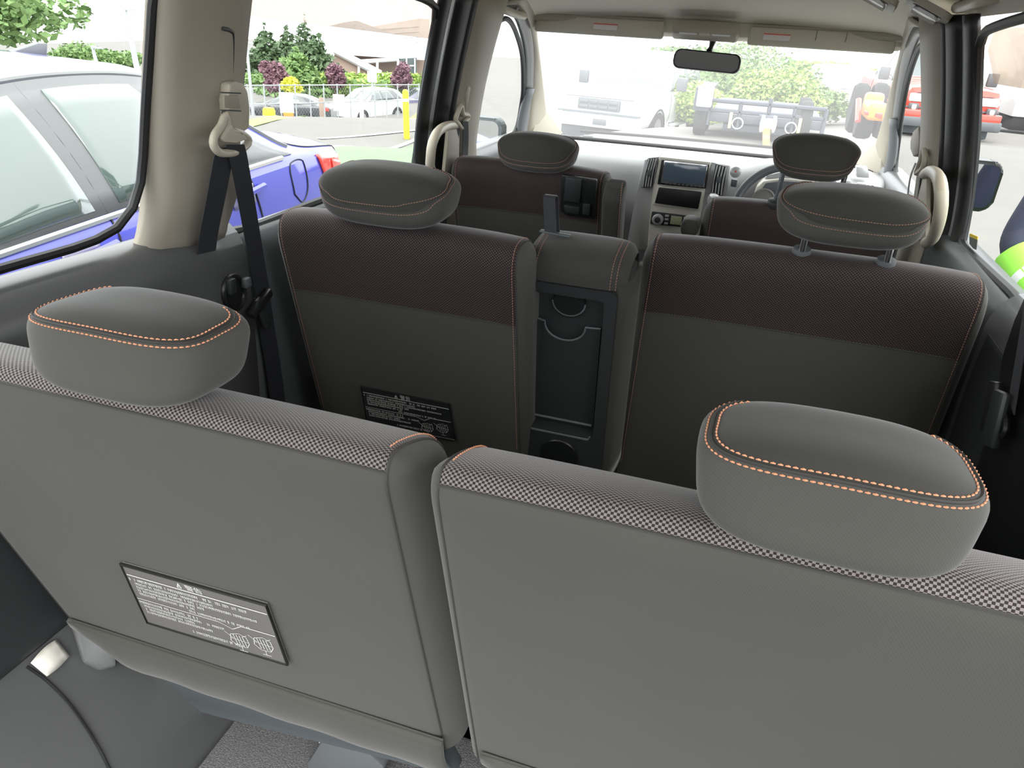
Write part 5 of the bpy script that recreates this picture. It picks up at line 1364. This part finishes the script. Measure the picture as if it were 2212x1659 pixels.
# ---------------------------------------------------------------- ahead of the van
def pickup(name, label, paint, loc, yaw, k=1.0, grille='dash_dark', bar='paint_white', sc=1.0):
    w_ = 1.0 * sc; h = sc
    st = [(0, .55 * h, w_ * .84, .95 * h, w_ * .78, 1.02 * h, 1.05 * h), (.10, .5 * h, w_ * .94, 1.02 * h, w_ * .86, 1.12 * h, 1.16 * h), (.6, .5 * h, w_ * .99, 1.08 * h, w_ * .87, 1.17 * h, 1.22 * h), (1.45, .5 * h, w_, 1.12 * h, w_ * .86, 1.20 * h, 1.25 * h), (1.75, .5 * h, w_, 1.14 * h, w_ * .80, 1.42 * h, 1.46 * h), (2.25, .5 * h, w_, 1.16 * h, w_ * .76, 1.84 * h, 1.90 * h), (3.2, .5 * h, w_, 1.17 * h, w_ * .75, 1.87 * h, 1.94 * h), (4.0, .5 * h, w_, 1.18 * h, w_ * .75, 1.84 * h, 1.91 * h), (4.25, .5 * h, w_, 1.18 * h, w_ * .9, 1.25 * h, 1.28 * h), (5.6, .55 * h, w_, 1.18 * h, w_ * .92, 1.24 * h, 1.26 * h)]
    c = Car(st, name, label, 'truck', paint, loc, yaw); c.body(60)
    side_windows(c, 1.85, 2.85, 3.85, 4.10); glaze(c, (1.55, 2.2), (4.03, 4.2)); c.wheels((1.0, 4.5), .40 * h, w_ * 1.0, .26)
    c.cbox('bumper', (0, -.08, .58 * h), (w_ * 1.95, .22, .24 * h), bar, .03)
    g = c.cbox('grille', (0, -.01, .90 * h), (w_ * .95, .08, .22 * h), 'dash_silver' if bar != paint else grille, .02)
    for r_ in range(2):
        for q_ in range(4): c.cbox('grille_slot', (w_ * (-.33 + q_ * .22), -.055, (.945 - r_ * .095) * h), (w_ * .19, .02, .06 * h), 'dash_dark', .01, par=g)
    for sd_ in (-1, 1):
        c.cbox('head_lamp', (sd_ * w_ * .70, .02, .93 * h), (w_ * .36, .12, .17 * h), 'lamp_clear', .03)
        c.cbox('door_mirror', (sd_ * w_ * 1.17, 1.78, 1.32 * h), (.22, .12, .28), 'dash_dark', .03)
        c.cbox('running_board', (sd_ * w_ * .98, 2.9, .45 * h), (.12, 1.9, .06), 'paint_silver', .01)
    c.cbox('air_dam', (0, .10, .34 * h), (w_ * 1.72, .1, .30), 'dash_dark', .02)
    c.cbox('bumper_gap', (0, -.02, .735 * h), (w_ * 1.86, .06, .035), 'dash_dark', .005)
    c.cbox('bonnet_gap', (0, .005, 1.035 * h), (w_ * 1.50, .05, .012), 'dash_dark', .002)
    c.cbox('plate_mount', (w_ * .12, -.20, .58 * h), (.30, .02, .12), 'dash_dark', .005)
    return c
p = far(1286, 312, 16.6)
pickup('white_pickup', 'white pickup truck parked facing the van windscreen', 'paint_white', (p.x, p.y, p.z - .10), math.radians(-11), bar='paint_white')
p = far(1850, 285, 24.0)
pickup('white_work_truck', 'white truck standing beyond the trailer, mostly washed out', 'paint_white', (p.x - .3, p.y, p.z - .3), math.radians(4))
p = far(2060, 316, 18.8)
rt = pickup('red_pickup', 'red pickup truck with black bumper seen through the sliding door glass', 'paint_red', (p.x - .25, p.y, p.z), math.radians(3), bar='paint_red', sc=.96)
for sd_ in (-1, 1):
    rt.cbox('fog_lamp', (sd_ * .74, -.06, .72), (.20, .10, .13), 'dash_dark', .03); rt.cbox('fog_lens', (sd_ * .74, -.115, .72), (.09, .02, .09), 'lamp_clear', .02)
    rt.cbox('bumper_corner', (sd_ * .72, -.12, .44), (.50, .18, .20), 'dash_dark', .04)
p = far(2205, 290, 24)
wb = thing('white_trailer', 'white box trailer with dark skirt behind the red pickup', 'trailer', tuple(p))
bm = bmesh.new(); bm_box(bm, p + V((.75, 2.2, 1.45)), (2.2, 4.4, 2.1), .04, 2); frombm('box_body', bm, 'paint_white', wb)
box('skirt', p + V((.75, 2.2, .24)), (2.1, 4.3, .32), 'tyre', wb, bev=.02)
for x in (.02, .75): tube('panel_joint', [p + V((x, -.01, .45)), p + V((x, -.01, 2.4))], .012, 'metal_post', wb, n=5)

# flatbed trailer with rail frame
D0 = 14.2
def TQ(px, py, dd=0.0): return far(px, py, D0 + dd)
tl_ = thing('flatbed_trailer', 'dark steel flatbed trailer with a low rail frame, parked ahead', 'trailer', tuple(TQ(1650, 295)))
x0_, x1_ = TQ(1532, 240).x, TQ(1786, 240).x; yb = D0; zt_ = TQ(1655, 226).z; zm = TQ(1655, 250).z; zb_ = TQ(1655, 281).z; zg = TQ(1520, 297).z
for h_ in (zt_, zm + .02): tube('rail', [V((x0_, yb, h_)), V((x1_, yb, h_))], .035, 'trailer_paint', tl_, n=6)
for f in (0, .27, .52, .74, 1): tube('post', [V((x0_ + (x1_ - x0_) * f, yb, zb_)), V((x0_ + (x1_ - x0_) * f, yb, zt_ + (.10 if f == .52 else 0)))], .035, 'trailer_paint', tl_, n=6)
box('deck', V(((x0_ + x1_) / 2, yb + 2.0, (zm + zb_) / 2 + .02)), (x1_ - x0_, 4.0, (zm - zb_) * .62), 'trailer_paint', tl_, bev=.02)
box('chassis', V(((x0_ + x1_) / 2, yb + 2.0, zb_ - .02)), ((x1_ - x0_) * .72, 3.8, .12), 'trailer_paint', tl_, bev=.02)
for s_, xx in ((-1, x0_ - .14), (1, x1_ - .30)):
    for dy in (1.5, 2.4):
        lathe('wheel', [(.2, -.1), (.34, -.1), (.36, -.05), (.36, .05), (.34, .1), (.2, .1), (.02, .06)], V((xx, yb + dy - 1.2, zg + .36)), (1, 0, 0), 'tyre', tl_, n=20)
box('fender', V((x0_ - .14, yb + .75, zg + .80)), (.26, 1.9, .06), 'trailer_paint', tl_, bev=.02); box('fender_front', V((x0_ - .14, yb - .18, zg + .62)), (.26, .05, .34), 'trailer_paint', tl_, bev=.01)
box('tool_box', V((x0_ - .1, yb - .1, zt_ + .06)), (.26, .3, .34), 'paint_silver', tl_, bev=.03)
for f in (.20, .80):
    xx = x0_ + (x1_ - x0_) * f; box('latch', V((xx, yb - .05, zm - .12)), (.05, .05, .26), 'curb_yellow', tl_, bev=.008)
    tube('chain_ring', [V((xx + (.13 if f < .5 else -.13) + .09 * math.cos(a), yb - .06, zm - .16 + .09 * math.sin(a))) for a in [2 * math.pi * k / 14 for k in range(14)]], .014, 'metal_post', tl_, n=5, closed=True)
wnc = thing('winch', 'pale winch with hanging orange strap on the trailer front', 'winch', tuple(TQ(1660, 265, -.3)))
lathe('drum', [(.05, -.12), (.14, -.11), (.14, -.08), (.09, -.07), (.09, .07), (.14, .08), (.14, .11), (.05, .12)], TQ(1659, 268, -.3), (1, .2, 0), 'lamp_clear', wnc, n=18)
ribbon('strap', [TQ(1656, 275, -.35), TQ(1655, 300, -.4), TQ(1656, 330, -.6)], [(1, 0, 0)], .12, .01, 'paint_orange', wnc)
box('bracket', TQ(1659, 256, -.2), (.30, .12, .10), 'trailer_paint', wnc, bev=.01)

# small orange tractor near the right A pillar
D1 = 10.5
def OQ(px, py, dd=0): return far(px, py, D1 + dd)
ot = thing('orange_tractor', 'small orange and red tractor beyond the driver side of the windscreen', 'tractor', tuple(OQ(1885, 287)))
g0 = OQ(1885, 288)
bm = bmesh.new(); bm_box(bm, OQ(1889, 238, .4), (.24, .7, .20), .05, 3); frombm('bonnet', bm, 'paint_orange', ot)
prism('front_skirt', [OQ(1868, 240, .05), OQ(1908, 244, .05), OQ(1905, 258, .05), OQ(1880, 250, .05), OQ(1868, 248, .05)], (0, .1, 0), 'paint_red', ot, bev=.01)
for px, s_ in ((1867, 1), (1911, -1)):
    c = OQ(px, 262, .8); lathe('wheel', [(.06, -.10), (.20, -.10), (.22, -.05), (.22, .05), (.20, .10), (.06, .10)], c, (1, 0, 0), 'tyre', ot, n=18)
    lathe('rear_wheel', [(.1, -.10), (.30, -.10), (.34, -.05), (.34, .05), (.30, .10), (.1, .10)], c + V((0, 1.1, .08)), (1, 0, 0), 'tyre', ot, n=18)
    tube('loader_arm', [OQ(px - 12 * s_, 215, .3), OQ(px - 13 * s_, 235, .2), OQ(px - 14 * s_, 262, .1)], .035, 'paint_red', ot, n=8)
box('seat_post', OQ(1886, 222, 1.2), (.24, .2, .26), 'paint_orange', ot, bev=.05)
# shrubs behind the trailer
for k, (px, tp, bs, D, wd, m_, lab) in enumerate(((1462, 175, 275, 19, 1.1, 'leaf_bright', 'tall grass clump between the white pickup and the trailer'), (1560, 95, 265, 25, 1.7, 'leaf_mid', 'pale green bush below the rear-view mirror'), (1600, 120, 262, 22, 1.8, 'leaf_mid', 'bush behind the middle of the trailer rails'),
        (1665, 145, 262, 21, 1.3, 'leaf_bright', 'yellowish bush behind the trailer post'), (1715, 165, 262, 22, 1.2, 'leaf_mid', 'low bush behind the right half of the trailer'), (1480, 95, 200, 40, 3.0, 'leaf_mid', 'distant tree beside the rear-view mirror'), (1800, 135, 190, 40, 2.4, 'leaf_bright', 'distant tree behind the white work truck'))):
    shrub('bush', lab, 'bush', px, tp, bs, D, wd, m_, 50 + k, size=.06 if D < 30 else .14, n=6000, group='bushes ahead of the van', blobs=10)

# ---------------------------------------------------------------- person outside the sliding door (only an elbow is in view)
pr = thing('person', 'person in navy jacket with green hi-vis sleeve, arm bent, outside the glass', 'person', (1.42, 2.36, 0))
def skin_body(name, J, E_, m, par, sub=2):
    me = bpy.data.meshes.new(name); me.from_pydata([j[0] for j in J], E_, []); o = bpy.data.objects.new(name, me); COL.objects.link(o)
    md = o.modifiers.new('Skin', 'SKIN')
    for v_, j in zip(me.skin_vertices[0].data, J): v_.radius = (j[1], j[2] if len(j) > 2 else j[1])
    me.skin_vertices[0].data[0].use_root = True
    md.use_smooth_shade = True
    s_ = o.modifiers.new('Subsurf', 'SUBSURF'); s_.levels = sub; s_.render_levels = sub
    me.materials.append(M[m]); parent(o, par); return o
J = [((1.42, 2.36, .95), .17, .12), ((1.42, 2.36, 1.15), .16, .11), ((1.41, 2.36, 1.34), .18, .11), ((1.41, 2.36, 1.46), .10, .08), ((1.41, 2.35, 1.52), .055, .055),
     ((1.22, 2.37, 1.42), .075), ((1.165, 2.35, 1.27), .062), ((1.115, 2.33, 1.12), .055), ((1.18, 2.22, 1.03), .047), ((1.28, 2.12, .99), .036),
     ((1.60, 2.37, 1.42), .075), ((1.66, 2.36, 1.27), .062), ((1.70, 2.33, 1.12), .052), ((1.62, 2.18, 1.04), .045), ((1.50, 2.10, 1.02), .036),
     ((1.33, 2.36, .86), .10), ((1.31, 2.37, .50), .075), ((1.31, 2.39, .12), .05), ((1.31, 2.30, .05), .045),
     ((1.51, 2.36, .86), .10), ((1.53, 2.37, .50), .075), ((1.53, 2.39, .12), .05), ((1.53, 2.30, .05), .045)]
E_ = [(0, 1), (1, 2), (2, 3), (3, 4), (2, 5), (5, 6), (6, 7), (7, 8), (8, 9), (2, 10), (10, 11), (11, 12), (12, 13), (13, 14), (0, 15), (15, 16), (16, 17), (17, 18), (0, 19), (19, 20), (20, 21), (21, 22)]
skin_body('body', J, E_, 'cloth_navy', pr)
# head with face and hair
hc = V((1.41, 2.34, 1.66)); G = []
for k in range(15):
    ph = -math.pi / 2 + math.pi * k / 14; row = []
    for i in range(25):
        th = 2 * math.pi * i / 24; x = .075 * math.cos(ph) * math.cos(th); y = .095 * math.cos(ph) * math.sin(th); z = .12 * math.sin(ph)
        fr_ = max(0, -math.sin(th)) * math.cos(ph)
        if fr_ > .9 and abs(z + .01) < .03: y -= .016
        if z < -.04: x *= .82; 
        row.append(hc + V((x, y, z)))
    G.append(row)
hd_ = grid('head', G, 'skin', pr)
mesh('hair', [hc + (p - hc) * 1.06 + V((0, .012, .012)) for r_ in G[7:] for p in r_], [(i * 25 + j, i * 25 + j + 1, (i + 1) * 25 + j + 1, (i + 1) * 25 + j) for i in range(7) for j in range(24)], 'hair_dark', pr)
for s_ in (-1, 1):
    lathe('eye', [(.011, 0), (.008, .006), (.001, .008)], hc + V((s_ * .03, -.088, .005)), (0, -1, 0), 'ink_white', hd_, n=10)
    lathe('ear', [(.02, -.006), (.024, 0), (.015, .006)], hc + V((s_ * .076, .005, -.005)), (s_, 0, 0), 'skin', hd_, n=10)
box('mouth', hc + V((0, -.082, -.06)), (.04, .006, .008), 'lamp_red', hd_, bev=.002)
tube('neck', [V((1.41, 2.355, 1.48)), V((1.41, 2.345, 1.58))], .05, 'skin', pr, n=12)
# hi-vis band on sleeve and vest
tube('hi_vis_sleeve', [V((1.125, 2.305, 1.105)), V((1.155, 2.262, 1.066)), V((1.20, 2.205, 1.020))], [.066, .064, .060], 'hi_vis', pr, n=16)
tube('reflective_band', [V((1.158, 2.26, 1.062)), V((1.172, 2.243, 1.05))], [.0655, .0645], 'hi_vis_tape', pr, n=16)
G = [[V((1.42 + (.205 + .01 * math.sin(z * 30)) * math.cos(a), 2.36 + .150 * math.sin(a), z)) for a in [2 * math.pi * i / 28 for i in range(29)]] for z in (.90, 1.0, 1.1, 1.2, 1.28)]
grid('vest', G, 'hi_vis', pr, solid=.004)
for hx, hy, hz, s_ in ((1.28, 2.10, .985, 1), (1.48, 2.085, 1.015, -1)):
    Jh = [((hx, hy, hz), .03, .02), ((hx + s_ * .05, hy - .03, hz), .036, .018)]; Eh = [(0, 1)]
    for k, (dx_, dz_, ln_) in enumerate(((.02, .022, .07), (.03, .008, .08), (.03, -.008, .075), (.02, -.022, .06))):
        n0 = len(Jh); b0 = V(Jh[1][0]) + V((s_ * .02, -.01, dz_)); Jh += [(tuple(b0), .0095), (tuple(b0 + V((s_ * ln_ * .5, -.02, -.004))), .009), (tuple(b0 + V((s_ * ln_ * .8, -.035, -.02))), .008)]; Eh += [(1, n0), (n0, n0 + 1), (n0 + 1, n0 + 2)]
    n0 = len(Jh); Jh += [((hx + s_ * .02, hy - .03, hz + .03), .011), ((hx + s_ * .05, hy - .06, hz + .04), .009)]; Eh += [(0, n0), (n0, n0 + 1)]
    skin_body('hand', Jh, Eh, 'skin', pr, sub=1)

pr.location = (1.42 - .075, 2.36 + .28, 0)
